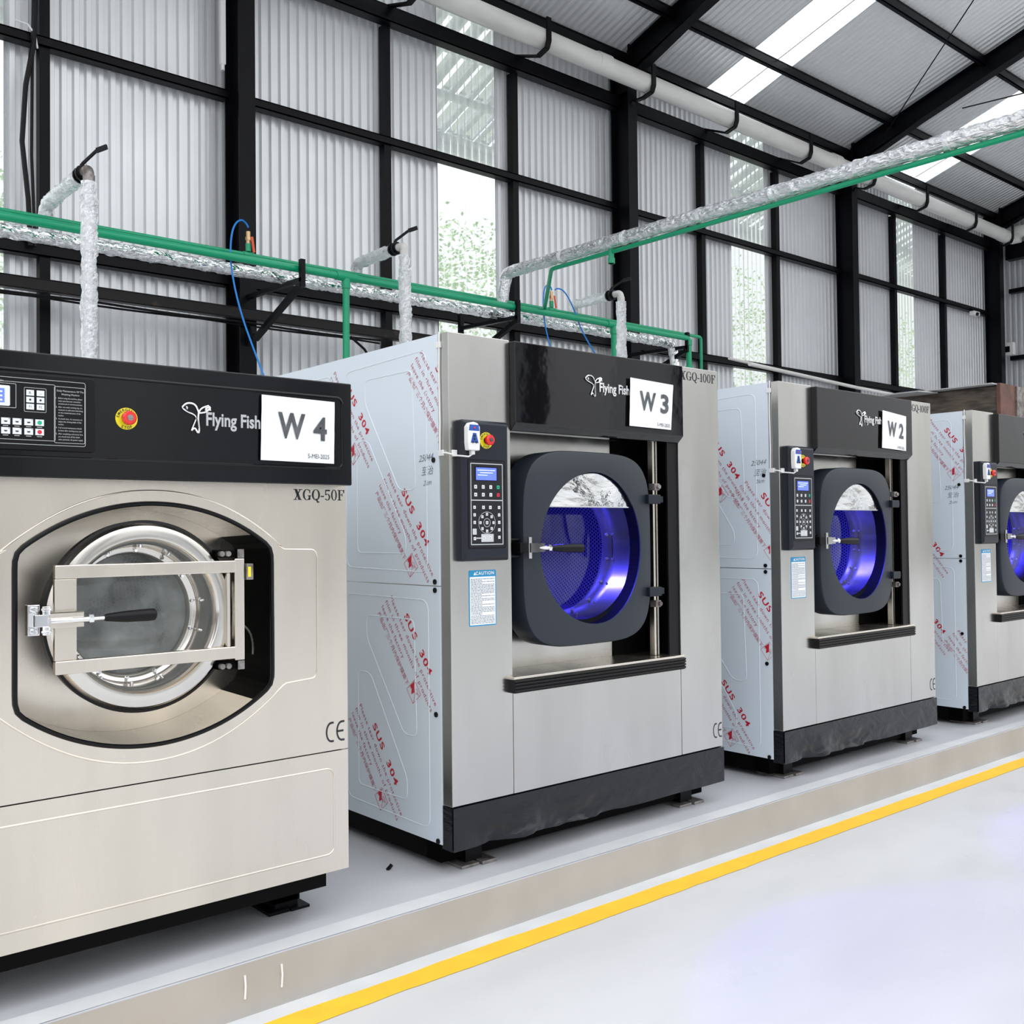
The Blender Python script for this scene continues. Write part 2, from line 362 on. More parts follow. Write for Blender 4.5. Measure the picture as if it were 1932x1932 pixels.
# ------------------------------------------------------------------ steel frame
ordn = ['leftmost hidden', 'first', 'second', 'third', 'fourth']
cl = ['black steel column and roof beam off to the left of the nearest washer',
      'black steel column and roof beam behind the gap between the W4 and W3 washers',
      'black steel column and roof beam rising behind the W3 washer',
      'black steel column and roof beam rising behind the W2 washer',
      'black steel column and roof beam in the far corner of the hall']
for i, x in enumerate(COLX):
    if i == 0: continue
    t = thing('portal_frame', cl[i], 'steel column', (x, 9.4, 0), 'black portal frames'); L0 = (-x, -9.4, 0)
    b = B(); b.box(x-.0875, 9.25, 0, x+.0875, 9.263, 8.02); b.box(x-.0875, 9.557, 0, x+.0875, 9.57, 8.02); b.box(x-.006, 9.263, 0, x+.006, 9.557, 8.02)
    b.box(x-.0875, 9.255, 7.48, x+.0875, 9.565, 7.495); obj('column', b, M['frame'], t, loc=L0)
    b = B(); ya, yb = 9.24, 1.6
    for dz, th in ((-.012, .012), (-.32, .012)):
        b.bar((x, ya, roofz(ya)+dz-.03), (x, yb, roofz(yb)+dz-.03), .175, .014)
    b.add([(x-.005, ya, roofz(ya)-.35), (x-.005, yb, roofz(yb)-.35), (x-.005, yb, roofz(yb)-.04), (x-.005, ya, roofz(ya)-.04),
           (x+.005, ya, roofz(ya)-.35), (x+.005, yb, roofz(yb)-.35), (x+.005, yb, roofz(yb)-.04), (x+.005, ya, roofz(ya)-.04)],
          [(0,1,2,3),(7,6,5,4),(0,4,5,1),(3,2,6,7),(0,3,7,4),(1,5,6,2)]); obj('rafter', b, M['frame'], t, loc=L0)
    b = B(); hy = 8.0
    b.prism([(9.25, 7.67), (9.25, roofz(9.25)-.30), (hy, roofz(hy)-.30)], lambda p, q, d: (x+d, p, q), -.005, .005)
    b.bar((x, 9.22, 7.68), (x, hy, roofz(hy)-.35), .16, .014); b.box(x-.0875, 9.225, 7.66, x+.0875, 9.25, 8.12)
    obj('haunch', b, M['frame'], t, loc=L0)

POST = [-3.0, .8, 2.68, 6.32, 8.22, 11.88, 13.75, 17.40, 19.28]
pl = {2.68: 'left of the first steel column, behind the foil riser', 6.32: 'right of the first steel column, behind the second foil drop', 8.22: 'left of the second steel column, right of the near bright panel',
      11.88: 'right of the second steel column', 13.75: 'left of the third steel column', 17.40: 'crossing the far bright panel', 19.28: 'nearest the far corner column'}
for x in POST[2:]:
    b = B().box(x-.045, 9.50, 0, x+.045, 9.60, 7.28); o = obj('wall_post', b, M['frame']); tag(o, 'slim black wall post ' + pl[x], 'wall post', 'slim black wall posts')
bays = [(-1.0, 4.41, 'bay left of the first steel column'), (4.59, 10.01, 'bay between the first and second steel columns'), (10.19, 15.54, 'bay between the second and third steel columns'), (15.72, 21.1, 'last bay before the far corner')]
for a0, a1, w in bays:
    for nm, z0, z1, y0, hz in (('heavy_girt', 7.28, 7.46, 9.40, 'thick black eaves beam across the '), ('wall_girt', 5.92, 6.01, 9.48, 'black mid-height wall rail across the '), ('wall_girt', 4.04, 4.15, 9.48, 'low black wall rail across the ')):
        segs = []
        xs = [a0] + [p for p in POST if a0 < p < a1] + [a1]
        b = B(); b.box(a0-(.06 if nm == 'wall_girt' else 0), y0, z0, a1, y0+.012, z1); b.box(a0, y0, z0, a1, y0+.14 if nm == 'heavy_girt' else 9.6, z0+.012); b.box(a0, y0, z1-.012, a1, y0+.14 if nm == 'heavy_girt' else 9.6, z1)
        o = obj(nm, b, M['frame']); tag(o, hz + w, 'girt', 'black wall rails')
# carrier rail in front of the columns
t = thing('cable_rail', 'worn black steel channel running behind the pipes in front of the first column', 'rail', (0, 9.2, 3.7)); L0 = (0, -9.2, -3.7)
b = B(); b.box(-1.5, 9.17, 3.66, 6.75, 9.182, 3.76); b.box(-1.5, 9.17, 3.755, 6.75, 9.25, 3.765); b.box(-1.5, 9.17, 3.655, 6.75, 9.25, 3.665); obj('channel', b, M['rail'], t, loc=L0)
b = B()
for k, r in ((0, .012), (1, .01)):
    b.tube([(x, 9.19+.02*k, 3.63 - .018*k - .012*abs(sin(x*2.1+k))) for x in [-.5+.25*i for i in range(27)]], r, 8)
b.tube([(5.6, 9.15, 3.62), (5.75, 9.12, 3.5), (5.9, 9.1, 3.3), (6.0, 9.1, 2.4)], .014, 8); obj('cable', b, M['black'], t, loc=L0)
# purlins
pn = ['black eaves purlin directly above the white gutter pipe', 'second black roof purlin up from the eaves', 'third black roof purlin up from the eaves', 'fourth black roof purlin up from the eaves', 'fifth black roof purlin up from the eaves']
for y, l in zip((9.38, 8.52, 7.02, 5.5, 4.0), pn):
    z = roofz(y); b = B(); b.box(-1.5, y-.03, z-.15, 21.7, y-.018, z-.004); b.box(-1.5, y-.03, z-.15, 21.7, y+.035, z-.138); b.box(-1.5, y-.03, z-.03, 21.7, y+.035, z-.018)
    o = obj('purlin', b, M['frame']); tag(o, l, 'purlin', 'black roof purlins')
# bracing rods and wires under the roof
for a, e, r, l in (((15.5, 8.6, roofz(8.6)-.25), (10.3, 1.7, roofz(1.7)-.25), .009, 'thin black bracing rod crossing under the roof before the third roof beam'),
                 ((15.9, 7.5, roofz(7.5)-.42), (20.9, 3.0, roofz(3.0)-.30), .010, 'thin black bracing rod beyond the third roof beam'),
                 ((12.3, 9.3, roofz(9.3)-.05), (12.3, 2.0, roofz(2.0)-.16), .005, 'thin dark wire running up the bright roof panel before the third beam'),
                 ((17.8, 9.3, roofz(9.3)-.05), (17.8, 2.0, roofz(2.0)-.16), .005, 'thin dark wire running up the farthest bright roof panel')):
    b = B().cyl(a, e, r, 6); o = obj('bracing_rod' if r > .006 else 'sag_wire', b, M['frame']); tag(o, l, 'rod')

# ------------------------------------------------------------------ gutter pipe + straps
t = thing('gutter_pipe', 'fat white PVC gutter pipe hung along the eaves', 'pipe', (10, 9.0, 7.53)); L0 = (-10, -9.0, -7.53)
gz = lambda x: 7.535 - .008*(x-8)/1.0
b = B(); b.tube([(-1.5, 9.0, gz(-1.5)), (20.6, 9.0, gz(20.6)-.02)], .122, 28); b.tube([(20.6, 9, gz(20.6)-.02), (20.9, 9, gz(20.6)-.03), (21.02, 8.95, gz(20.6)-.03), (21.05, 8.8, gz(20.6)-.02)], .13, 24); obj('pipe', b, M['pvc'], t, smooth=True, loc=L0)
for x in (5.0, 9.15, 14.5):
    b = B(); b.cyl((x, 9.0, gz(x)), (x+.22, 9.0, gz(x)), .129, 28); obj('coupling', b, M['pvc'], t, smooth=True, loc=L0)
b = B(); b.tube([(21.02, 8.95, 7.50), (21.05, 6, 7.60)], .11, 24); b.tube([(21.05, 8.93, 7.505), (21.05, 8.78, 7.51)], .125, 24)
o = obj('gutter_pipe', b, M['pvc'], smooth=True); tag(o, 'white PVC pipe turning off along the far end wall from the gutter', 'pipe')
hl = {2.68: 'above the leftmost wall post', 4.5: 'at the first steel column', 6.32: 'above the wall post right of the first column', 8.22: 'above the wall post left of the second column', 10.1: 'at the second steel column',
      11.88: 'above the wall post right of the second column', 13.75: 'above the wall post left of the third column', 15.63: 'at the third steel column', 17.4: 'above the wall post in the far bright panel', 19.28: 'above the last wall post', 20.85: 'at the far corner column'}
for x in (6.32, 8.22, 10.1, 11.88, 13.75, 15.63, 17.4, 19.28, 20.85):
    z = gz(x); b = B(); pts = [(9.43, 7.38), (9.43, 7.47), (9.06, z-.20), (8.90, z-.16), (8.865, z-.08), (8.865, z+.20)]
    if x in COLX: pts = [(9.25, 7.30), (9.22, 7.34), (9.06, z-.19), (8.90, z-.16), (8.865, z-.08), (8.865, z+.20)]
    for p, q in zip(pts[:-1], pts[1:]): b.bar((x, *p), (x, *q), .055, .012, up=(1,0,0)) if False else b.bar((x, *p), (x, *q), .07, .022, up=(0, -(q[1]-p[1]), q[0]-p[0]))
    o = obj('pipe_strap', b, M['frame']); tag(o, 'black strap under the white gutter pipe ' + hl[x], 'bracket', 'gutter pipe straps')

# ------------------------------------------------------------------ pipe rack
def arc(p, c, q, n=7):
    p, c, q = V(p), V(c), V(q); return [p*(1-t)**2 + c*2*t*(1-t) + q*t*t for t in [i/n for i in range(n+1)]]
def elbowed(pts, rad):
    P = [V(p) for p in pts]; out = [P[0]]
    for i in range(1, len(P)-1):
        a = P[i] + (P[i-1]-P[i]).normalized()*rad; c = P[i] + (P[i+1]-P[i]).normalized()*rad; out += arc(a, P[i], c)
    out.append(P[-1]); return out
def dense(path, step):
    P = [V(p) for p in path]; out = [P[0]]
    for a, c in zip(P[:-1], P[1:]):
        k = max(1, int((c-a).length/step)); out += [a.lerp(c, i/k) for i in range(1, k+1)]
    return out
def foil(b, path, r, step=.05, amp=.06, n=16):
    P = dense(path, step); s0 = len(b.v); b.tube(P, r, n)
    for i in range(s0, len(b.v)):
        k = (i-s0)//n
        if k >= len(P): break
        v = V(b.v[i]); c = P[k]; d = (v-c); q = 1 + amp*(noise.noise(v*14) + .9*noise.noise(v*37) + .6*noise.noise(v*83))
        b.v[i] = tuple(c + d*q)
bl = ['black triangular pipe bracket fixed to the first steel column', 'black triangular pipe bracket just behind the left post of the W3 washer', 'black triangular pipe bracket above the right end of the W3 washer']
for (x, ye, yw), l in zip(((4.5, 8.17, 9.25), (7.10, 8.20, 9.2), (9.95, 8.24, 9.25)), bl):
    b = B(); b.bar((x, yw, 3.895), (x, ye-.02, 3.855), .045, .04); b.bar((x, ye, 4.04), (x, ye, 3.79), .045, .045, up=(0,1,0)); b.bar((x, ye, 3.82), (x, yw-.15 if x < 5 else yw, 3.46), .05, .05)
    if 5 < x < 9: b.bar((x, yw, 4.06), (x, yw, 2.6), .05, .05, up=(0,1,0))
    if x < 5: b.bar((x, 9.13, 3.55), (x, 9.26, 3.45), .05, .1)
    o = obj('pipe_bracket', b, M['frame']); tag(o, l, 'bracket', 'pipe rack brackets')
t = thing('water_pipe', 'thick green plastic water pipe running along the front of the pipe rack', 'pipe', (4, 8.24, 3.97)); L0 = (-4, -8.24, -3.97)
b = B(); b.tube(elbowed([(-1.5, 8.24, 3.97), (9.98, 8.24, 3.97), (9.98, 8.24, 2.2)], .06), .035, 16); obj('pipe', b, M['green'], t, smooth=True, loc=L0)
for x in (5.0, 8.62):
    b = B(); b.cyl((x-.11, 8.24, 3.97), (x+.11, 8.24, 3.97), .042, 16); b.cyl((x, 8.24, 3.95), (x, 8.24, 3.86), .042, 16); obj('tee_fitting', b, M['green'], t, smooth=True, loc=L0)
    b = B(); b.tube([(x, 8.24, 3.9), (x-.03, 8.2, 2.1)], .033, 16); obj('drop_pipe', b, M['green'], t, smooth=True, loc=L0)
b = B(); b.cyl((9.98, 8.24, 3.62), (9.98, 8.24, 3.52), .048, 16); b.cyl((9.98, 8.24, 3.95), (9.98, 8.24, 3.88), .042, 16); obj('coupling', b, M['green'], t, smooth=True, loc=L0)
t = thing('air_pipe', 'thin green plastic pipe lying on top of the rack brackets', 'pipe', (4, 8.40, 4.08)); L0 = (-4, -8.4, -4.08)
b = B(); b.tube(elbowed([(-1.5, 8.40, 4.06), (10.42, 8.40, 4.06), (10.42, 8.40, 2.2)], .05), .020, 12); obj('pipe', b, M['green'], t, smooth=True, loc=L0)
for x in (4.09, 7.78):
    b = B(); b.cyl((x-.05, 8.4, 4.06), (x+.05, 8.4, 4.06), .027, 12); b.cyl((x, 8.4, 4.09), (x, 8.4, 4.16), .024, 12); obj('tee_fitting', b, M['green'], t, smooth=True, loc=L0)
    b = B(); b.cyl((x, 8.4, 4.16), (x, 8.4, 4.27), .019, 10); b.cyl((x, 8.4, 4.19), (x, 8.4, 4.22), .026, 6); q = obj('ball_valve', b, M['brass'], t, smooth=True, loc=L0)
    b = B(); b.bar((x+.02, 8.37, 4.22), (x+.035, 8.36, 4.08), .022, .008, up=(0,1,0)); obj('lever', b, M['orange'], q)
for x, l in ((4.09, 'blue air hose looping down from the green pipe behind the W4 washer'), (7.78, 'blue air hose looping down behind the W3 washer, left of its twin')):
    b = B(); pts = [(x, 8.38, 4.27), (x-.02, 8.38, 4.33), (x-.09, 8.36, 4.36), (x-.17, 8.34, 4.28), (x-.22, 8.3, 4.1), (x-.22, 8.28, 3.85), (x-.18, 8.2, 3.5), (x-.10, 8.1, 3.15), (x+.02, 7.9, 2.6), (x+.05, 7.7, 1.9)]
    if x > 5: pts = [(p[0], p[1], p[2] if k > 4 else p[2]-.02) for k, p in enumerate(pts)]
    P = []
    for k in range(1, len(pts)-1):
        a = (V(pts[k-1])+V(pts[k]))/2; c = (V(pts[k])+V(pts[k+1]))/2; P += arc(a, pts[k], c, 5)[:-1]
    o = obj('air_hose', B().tube(P, .008, 8), M['hose'], smooth=True); tag(o, l, 'hose')
b = B(); pts = [(7.80, 8.38, 4.26), (7.84, 8.38, 4.32), (7.95, 8.36, 4.30), (8.08, 8.34, 4.1), (8.15, 8.3, 3.85), (8.35, 8.2, 3.5), (8.65, 8.1, 3.2), (8.9, 8.0, 2.7)]; P = []
for k in range(1, len(pts)-1): P += arc((V(pts[k-1])+V(pts[k]))/2, pts[k], (V(pts[k])+V(pts[k+1]))/2, 5)[:-1]
o = obj('air_hose', b.tube(P, .008, 8), M['hose'], smooth=True); tag(o, 'blue air hose slanting down right behind the W3 washer', 'hose')
t = thing('steam_pipe', 'foil-wrapped silver pipe running along the rack behind the green pipes', 'pipe', (4, 8.48, 3.93)); L0 = (-4, -8.48, -3.93)
b = B(); foil(b, elbowed([(-1.5, 8.48, 3.93), (9.95, 8.48, 3.93), (10.05, 8.40, 2.4)], .10), .056, .03, .16); obj('wrapped_pipe', b, M['foil2'], t, loc=L0)
for k, (x, yd, l) in enumerate(((2.40, 7.45, ''), (5.27, 7.66, ''), (8.20, 7.72, ''))):
    zt = 4.19
    q = thing('steam_branch', 'foil-wrapped branch pipe with black valve dropping behind the ' + ('W4 washer' if k == 0 else 'side panel of the W3 washer' if k == 1 else 'black hood of the W3 washer'), 'pipe', (x, yd, 0), 'foil steam branches'); L1 = (-x, -yd, 0)
    b = B(); foil(b, elbowed([(x, 8.48, 3.96), (x, 8.48, zt), (x, yd+.20, zt)], .07), .054, .020, .20); obj('riser', b, M['foil'], q, loc=L1)
    b = B(); b.tube(elbowed([(x, yd+.12, zt), (x, yd, zt), (x, yd, zt-.12)], .055), .036, 14); b.cyl((x, yd, zt-.05), (x, yd, zt-.10), .042, 14); obj('elbow', b, M['pvc'] if k else M['coil'], q, smooth=True, loc=L1)
    b = B(); b.cyl((x, yd+.21, zt), (x, yd+.10, zt), .05, 12); b.cyl((x, yd+.19, zt), (x, yd+.175, zt), .06, 12); b.cyl((x, yd+.13, zt), (x, yd+.115, zt), .06, 12); b.cyl((x, yd+.15, zt), (x, yd+.15, zt+.075), .016, 8); v = obj('valve', b, M['black'], q, smooth=True, loc=L1)
    b = B(); b.bar((x, yd+.15, zt+.075), (x+.06, yd+.02, zt+.15), .012, .022); b.bar((x+.06, yd+.02, zt+.15), (x+.11, yd-.05, zt+.17), .016, .034); obj('valve_lever', b, M['black'], v)
    b = B(); foil(b, [(x, yd, zt-.10), (x, yd, .02)], .055, .020, .20); obj('drop', b, M['foil'], q, loc=L1)
t = thing('overhead_steam_pipe', 'long foil-wrapped pipe crossing overhead from the rack towards the viewer', 'pipe', (6.95, 8.2, 4.3)); L0 = (-6.95, -8.2, -4.3)
zb = lambda y: 4.25 + .06*(y-2)/6.2
b = B(); foil(b, elbowed([(6.95, 8.3, 3.95), (6.95, 8.2, 4.31), (6.95, -2, zb(-2))], .08), .062, .03, .10, 20); obj('wrapped_pipe', b, M['foil2'], t, loc=L0)
for y in [7.35, 6.5, 5.6, 4.85, 4.1, 3.4, 2.7, 2.0]: b = B(); foil(b, [(6.95, y, zb(y)), (6.95, y-.035, zb(y))], .067, .02, .10); obj('foil_tape', b, M['foil'], t, loc=L0)
pass
t = thing('water_pipe', 'green plastic pipe hung just below the overhead foil pipe', 'pipe', (6.95, 7.5, 4.2)); L0 = (-6.95, -7.5, -4.2)
b = B(); b.tube(elbowed([(7.60, 8.33, 4.0), (6.97, 7.52, 4.215), (6.97, -2, zb(-2)-.078)], .05), .022, 12); obj('pipe', b, M['green'], t, smooth=True, loc=L0)
b = B(); b.cyl((6.97, 6.68, zb(6.7)-.06), (6.97, 6.68, zb(6.7)-.20), .026, 12); b.cyl((6.97, 6.68, zb(6.7)-.15), (6.97, 6.68, zb(6.7)-.2), .034, 12); obj('capped_stub', b, M['green'], t, smooth=True, loc=L0)
b = B()
for k in (0, 1): b.tube([(9.0+k*.3, 6.6+k*.5, 3.33+k*.16), (12.5, 7.4, 3.46), (19, 8.7, 3.72)], .022 - .006*k, 10)
o = obj('conduit', b, M['pvc'], smooth=True); tag(o, 'pair of white conduits running behind the W2 washer towards the far wall', 'conduit')
b = B(); b.tube([(2.60, 9.45, 6.6), (2.57, 9.43, 5.9), (2.50, 9.42, 5.5), (2.47, 9.42, 5.0), (2.52, 9.42, 4.5), (2.54, 9.43, 4.1)], .022, 8); b.tube([(2.58, 9.45, 6.8), (2.56, 9.44, 5.8), (2.55, 9.43, 4.9), (2.58, 9.43, 4.1)], .014, 8)
o = obj('cable', b, M['black'], smooth=True); tag(o, 'loose black cable hanging beside the leftmost wall post', 'cable')
b = B(); b.tube([(2.42, 9.44, 6.06), (2.52, 9.43, 6.05), (2.58, 9.43, 5.98), (2.60, 9.43, 5.86)], .009, 8); o = obj('cable', b, M['whitep'], smooth=True); tag(o, 'short grey cable bent over the mid rail at the leftmost wall post', 'cable')
b = B(); b.box(4.28, 9.36, 6.2, 4.33, 9.40, 8.0); b.cyl((4.305, 9.38, 6.2), (4.305, 9.38, 6.14), .02, 8); o = obj('fluorescent_batten', b, M['whitep']); tag(o, 'narrow white tube lamp fixed upright beside the first steel column', 'lamp')
t = thing('security_camera', 'small security camera under the mid rail near the far corner', 'camera', (20.1, 9.4, 5.85)); L0 = (-20.1, -9.4, -5.85)
b = B(); b.box(20.05, 9.3, 5.78, 20.3, 9.4, 5.86); obj('housing', b, M['whitep'], t, loc=L0, bev=.01); b = B(); b.cyl((20.15, 9.3, 5.80), (20.15, 9.27, 5.79), .035, 12); obj('lens', b, M['black'], t, loc=L0); b = B(); b.bar((20.2, 9.38, 5.85), (20.2, 9.45, 5.95), .03, .03); obj('bracket', b, M['black'], t, loc=L0)
t = thing('switch_box', 'small white electrical box on the end wall rail', 'electrical box', (21.6, 9.25, 5.2)); L0 = (-21.6, -9.25, -5.2)
b = B(); b.box(21.5, 9.18, 5.12, 21.62, 9.42, 5.38); obj('box', b, M['whitep'], t, loc=L0, bev=.01); b = B(); b.box(21.485, 9.25, 5.18, 21.5, 9.34, 5.30); obj('socket', b, M['black'], t, loc=L0)
for z, l in ((6.42, 'upper'), (5.02, 'lower')):
    b = B().box(21.62, 2, z, 21.77, 9.3, z+.09); o = obj('wall_girt', b, M['frame']); tag(o, l + ' black rail on the far end wall', 'girt')
b = B().box(21.5, 2, 7.1, 21.7, 9.3, 7.42); o = obj('end_beam', b, M['frame']); tag(o, 'thick black beam across the top of the far end wall', 'beam')

# ------------------------------------------------------------------ shared washer bits
U, Y3 = 2.443, 3.25
def F(u, z, d):
    k = (Y3-d)/Y3; return ((U+u)*k, Y3-d, 1.55+(z-1.55)*k)
FISH = [[(118,262),(150,225),(190,212),(235,220),(262,245),(283,300)], [(118,262),(135,285),(180,310),(230,325),(255,345),(258,375),(240,420),(210,495)],
        [(210,495),(245,455),(283,530),(290,480),(282,420),(278,360),(285,300)], [(285,300),(310,260),(350,240),(385,228)], [(285,312),(330,305),(370,290),(405,245)], [(350,262),(400,238)], [(345,275),(408,270)], [(158,258),(166,254),(170,262),(163,268),(158,258)], [(172,262),(166,280)]]
def fish(b, x0, y, z0, w, h, r):
    for st in FISH:
        P = [V((x0+(p-118)/292*w, y, z0-(q-210)/320*h)) for p, q in st]; S = [P[0]]
        if len(P) > 2:
            for k in range(1, len(P)-1): S += arc((P[k-1]+P[k])/2, P[k], (P[k]+P[k+1])/2, 3)
        S.append(P[-1]); b.tube(S, r, 6)
def serif(b, txt, x0, y, z0, h, width):
    """bold slab-serif model number: strokes built as polygons in the plane y"""
    wd = {'X': .80, 'G': .80, 'Q': .80, '-': .36, '5': .58, '0': .60, '1': .42, 'F': .70}
    tot = sum(wd[c] for c in txt); k = width/tot; x = x0
    def P(pts):
        b.add([(x + a*k, y, z0 + q*h) for a, q in pts], [tuple(range(len(pts)))])
    def ring(cx, cy, rx, ry, tx, ty, a0=0, a1=360, n=24):
        for i in range(n):
            p, q = R(a0+(a1-a0)*i/n), R(a0+(a1-a0)*(i+1)/n)
            P([(cx+rx*cos(p), cy+ry*sin(p)), (cx+rx*cos(q), cy+ry*sin(q)), (cx+(rx-tx)*cos(q), cy+(ry-ty)*sin(q)), (cx+(rx-tx)*cos(p), cy+(ry-ty)*sin(p))])
    for c in txt:
        w = wd[c]
        if c == 'X':
            P([(.10,1),(.32,1),(.68,0),(.46,0)]); P([(.58,1),(.66,1),(.18,0),(.10,0)])
            for a, q in ((.02,.94),(.48,.94),(.02,0),(.42,0)): P([(a,q),(a+.32,q),(a+.32,q+.06),(a,q+.06)])
        elif c == 'G':
            ring(.40,.5,.36,.52,.15,.05,50,320); P([(.56,.02),(.70,.02),(.70,.42),(.56,.42)]); P([(.46,.38),(.78,.38),(.78,.44),(.46,.44)]); P([(.62,.66),(.68,.66),(.68,1),(.62,.9)])
        elif c == 'Q':
            ring(.40,.5,.36,.52,.15,.05); P([(.34,.14),(.46,.14),(.66,-.24),(.52,-.24)]); P([(.52,-.24),(.72,-.18),(.72,-.12),(.56,-.14)])
        elif c == '-': P([(.04,.30),(.32,.30),(.32,.42),(.04,.42)])
        elif c == '0': ring(.30,.5,.26,.52,.12,.05)
        elif c == '5':
            P([(.10,1),(.50,1),(.50,.86),(.10,.86)]); P([(.10,1),(.16,1),(.14,.5),(.08,.5)]); ring(.27,.30,.25,.32,.12,.05,-150,140)
        elif c == '1': P([(.15,0),(.29,0),(.29,1),(.15,.94)]); P([(.04,0),(.40,0),(.40,.06),(.04,.06)]); P([(.05,.84),(.16,.88),(.16,.94),(.05,.90)])
        elif c == 'F':
            P([(.12,0),(.27,0),(.27,1),(.12,1)]); P([(.03,0),(.38,0),(.38,.06),(.03,.06)]); P([(.03,.94),(.64,.94),(.64,1),(.03,1)]); P([(.27,.50),(.46,.50),(.46,.56),(.27,.56)]); P([(.58,.70),(.64,.70),(.64,1),(.52,.95)]); P([(.43,.38),(.48,.38),(.48,.68),(.43,.68)])
        x += w*k
def ce(b, x0, y, z0, h, w):
    def ring(cx, a0, a1, rx):
        n = 16
        for i in range(n):
            p, q = R(a0+(a1-a0)*i/n), R(a0+(a1-a0)*(i+1)/n)
            b.add([(cx+rx*cos(t)*s, y, z0+h/2+h/2*sin(t)*s2) for t, s, s2 in ((p,1,1),(q,1,1),(q,.74,.80),(p,.74,.80))], [(0,1,2,3)])
    ring(x0+w*.30, 90, 270, w*.30); ring(x0+w*.86, 90, 270, w*.30)
    for a0, a1, q0, q1 in ((.28,.42,.90,1),(.28,.42,0,.10),(.84,1,.90,1),(.84,1,0,.10),(.6,.95,.45,.55)):
        b.add([(x0+w*a0, y, z0+h*q0), (x0+w*a1, y, z0+h*q0), (x0+w*a1, y, z0+h*q1), (x0+w*a0, y, z0+h*q1)], [(0,1,2,3)])
def rrect(cx, cz, w, h, r, n=5):
    out = []
    for sx, sz, a in ((1,1,0),(-1,1,90),(-1,-1,180),(1,-1,270)):
        for i in range(n+1):
            t = R(a+90*i/n); out.append((cx+sx*(w/2-r)+r*cos(t), cz+sz*(h/2-r)+r*sin(t)))
    return out
def frame_line(b, cx, cz, w, h, r, y, t):
    P = rrect(cx, cz, w, h, r); Q = rrect(cx, cz, w-2*t, h-2*t, max(r-t, .0005)); n = len(P)
    b.add([(p, y, q) for p, q in P] + [(p, y, q) for p, q in Q], [(i, (i+1) % n, n+(i+1) % n, n+i) for i in range(n)])
def estop(root, L0, x, y, z, r, proj):
    b = B().cyl((x, y, z), (x, y-.003, z), r, 40); e = obj('emergency_stop', b, M['yellow'], root, smooth=True, loc=L0)
    b = B()
    for k, c in enumerate('EMERGENCY'):
        a = R(205 - 26*k - 0); a = R(168 - 19*k)
        o = V((x+cos(a)*r*.70, y-.0035, z+sin(a)*r*.70)); b.text(c, o, (sin(a),0,-cos(a)), (cos(a),0,sin(a)), r*.34, bold=.02, align='CENTER')
    for k, c in enumerate('STOP'):
        a = R(242 + 19*k); o = V((x+cos(a)*r*.95, y-.0035, z+sin(a)*r*.95)); b.text(c, o, (-sin(a),0,cos(a)), (-cos(a),0,-sin(a)), r*.34, bold=.02, align='CENTER')
    obj('lettering', b, M['ink'], e)
    b = B().cyl((x, y, z), (x, y-proj*.6, z), r*.42, 20); obj('collar', b, M['black'], e, smooth=True)
    b = B().tube([(x, y-proj*.5, z), (x, y-proj*.55, z), (x, y-proj*.85, z), (x, y-proj, z)], [r*.5, r*.64, r*.64, r*.5], 28); obj('knob', b, M['estop'], e, smooth=True)
    b = B().cyl((x, y-proj, z), (x, y-proj-.002, z), r*.27, 20); b.bar((x-.008, y-proj-.003, z), (x+.008, y-proj-.003, z), .002, .003); obj('lock_disc', b, M['coil'], e)
def egg(a, al=.345, ar=.287, h=.342): return ((al if cos(a) < 0 else ar), h)

def side_group(bb, bt, bi, X, y0, z0):
    o = V((X, y0, z0)); rt = V((0,-.6,-.8)); up = V((0,-.8,.6))
    at = lambda s, p: o + rt*s + up*p
    bb.text('SUS  304', at(.124, .010), rt, up, .046, width=.292, bold=.022, sp=1.15)
    bt.text('Please tear down the protective', at(0, -.030), rt, up, .029, width=.535, sp=1.15)
    bt.text('film in three months of products', at(-.006, -.071), rt, up, .029, width=.545, sp=1.15)
    bt.text('leave the factory', at(-.004, -.110), rt, up, .029, width=.262, sp=1.15)
    bt.text('\u4ea7\u54c1\u51fa\u5382\u4e09\u4e2a\u6708\u5185\u4fdd\u62a4\u819c\u6495\u4e0b', at(.0, -.152), rt, up, .028, width=.365)
    c0 = at(.375, -.158); s = .072
    q = [c0, c0+rt*s, c0+rt*s+up*s, c0+up*s]
    for i in range(4): bi.bar(q[i], q[(i+1) % 4], .0012, .0012, up=(1,0,0))
    bi.bar(q[0]+up*.02, q[2]-up*.01, .001, .001, up=(1,0,0)); bi.bar(q[1], q[1]+up*.05-rt*.03, .001, .001, up=(1,0,0))
    for k in range(10):
        a, c = 2*pi*k/10, 2*pi*(k+1)/10; m = c0+rt*.045+up*.05
        bi.bar(m+rt*.012*cos(a)+up*.012*sin(a), m+rt*.012*cos(c)+up*.012*sin(c), .001, .001, up=(1,0,0))
    bb.add([c0+rt*.004+up*.066, c0+rt*.040+up*.036, c0+rt*.036+up*.014, c0+rt*.018+up*.030, c0+rt*.002+up*.028], [(0,1,2,3,4)])
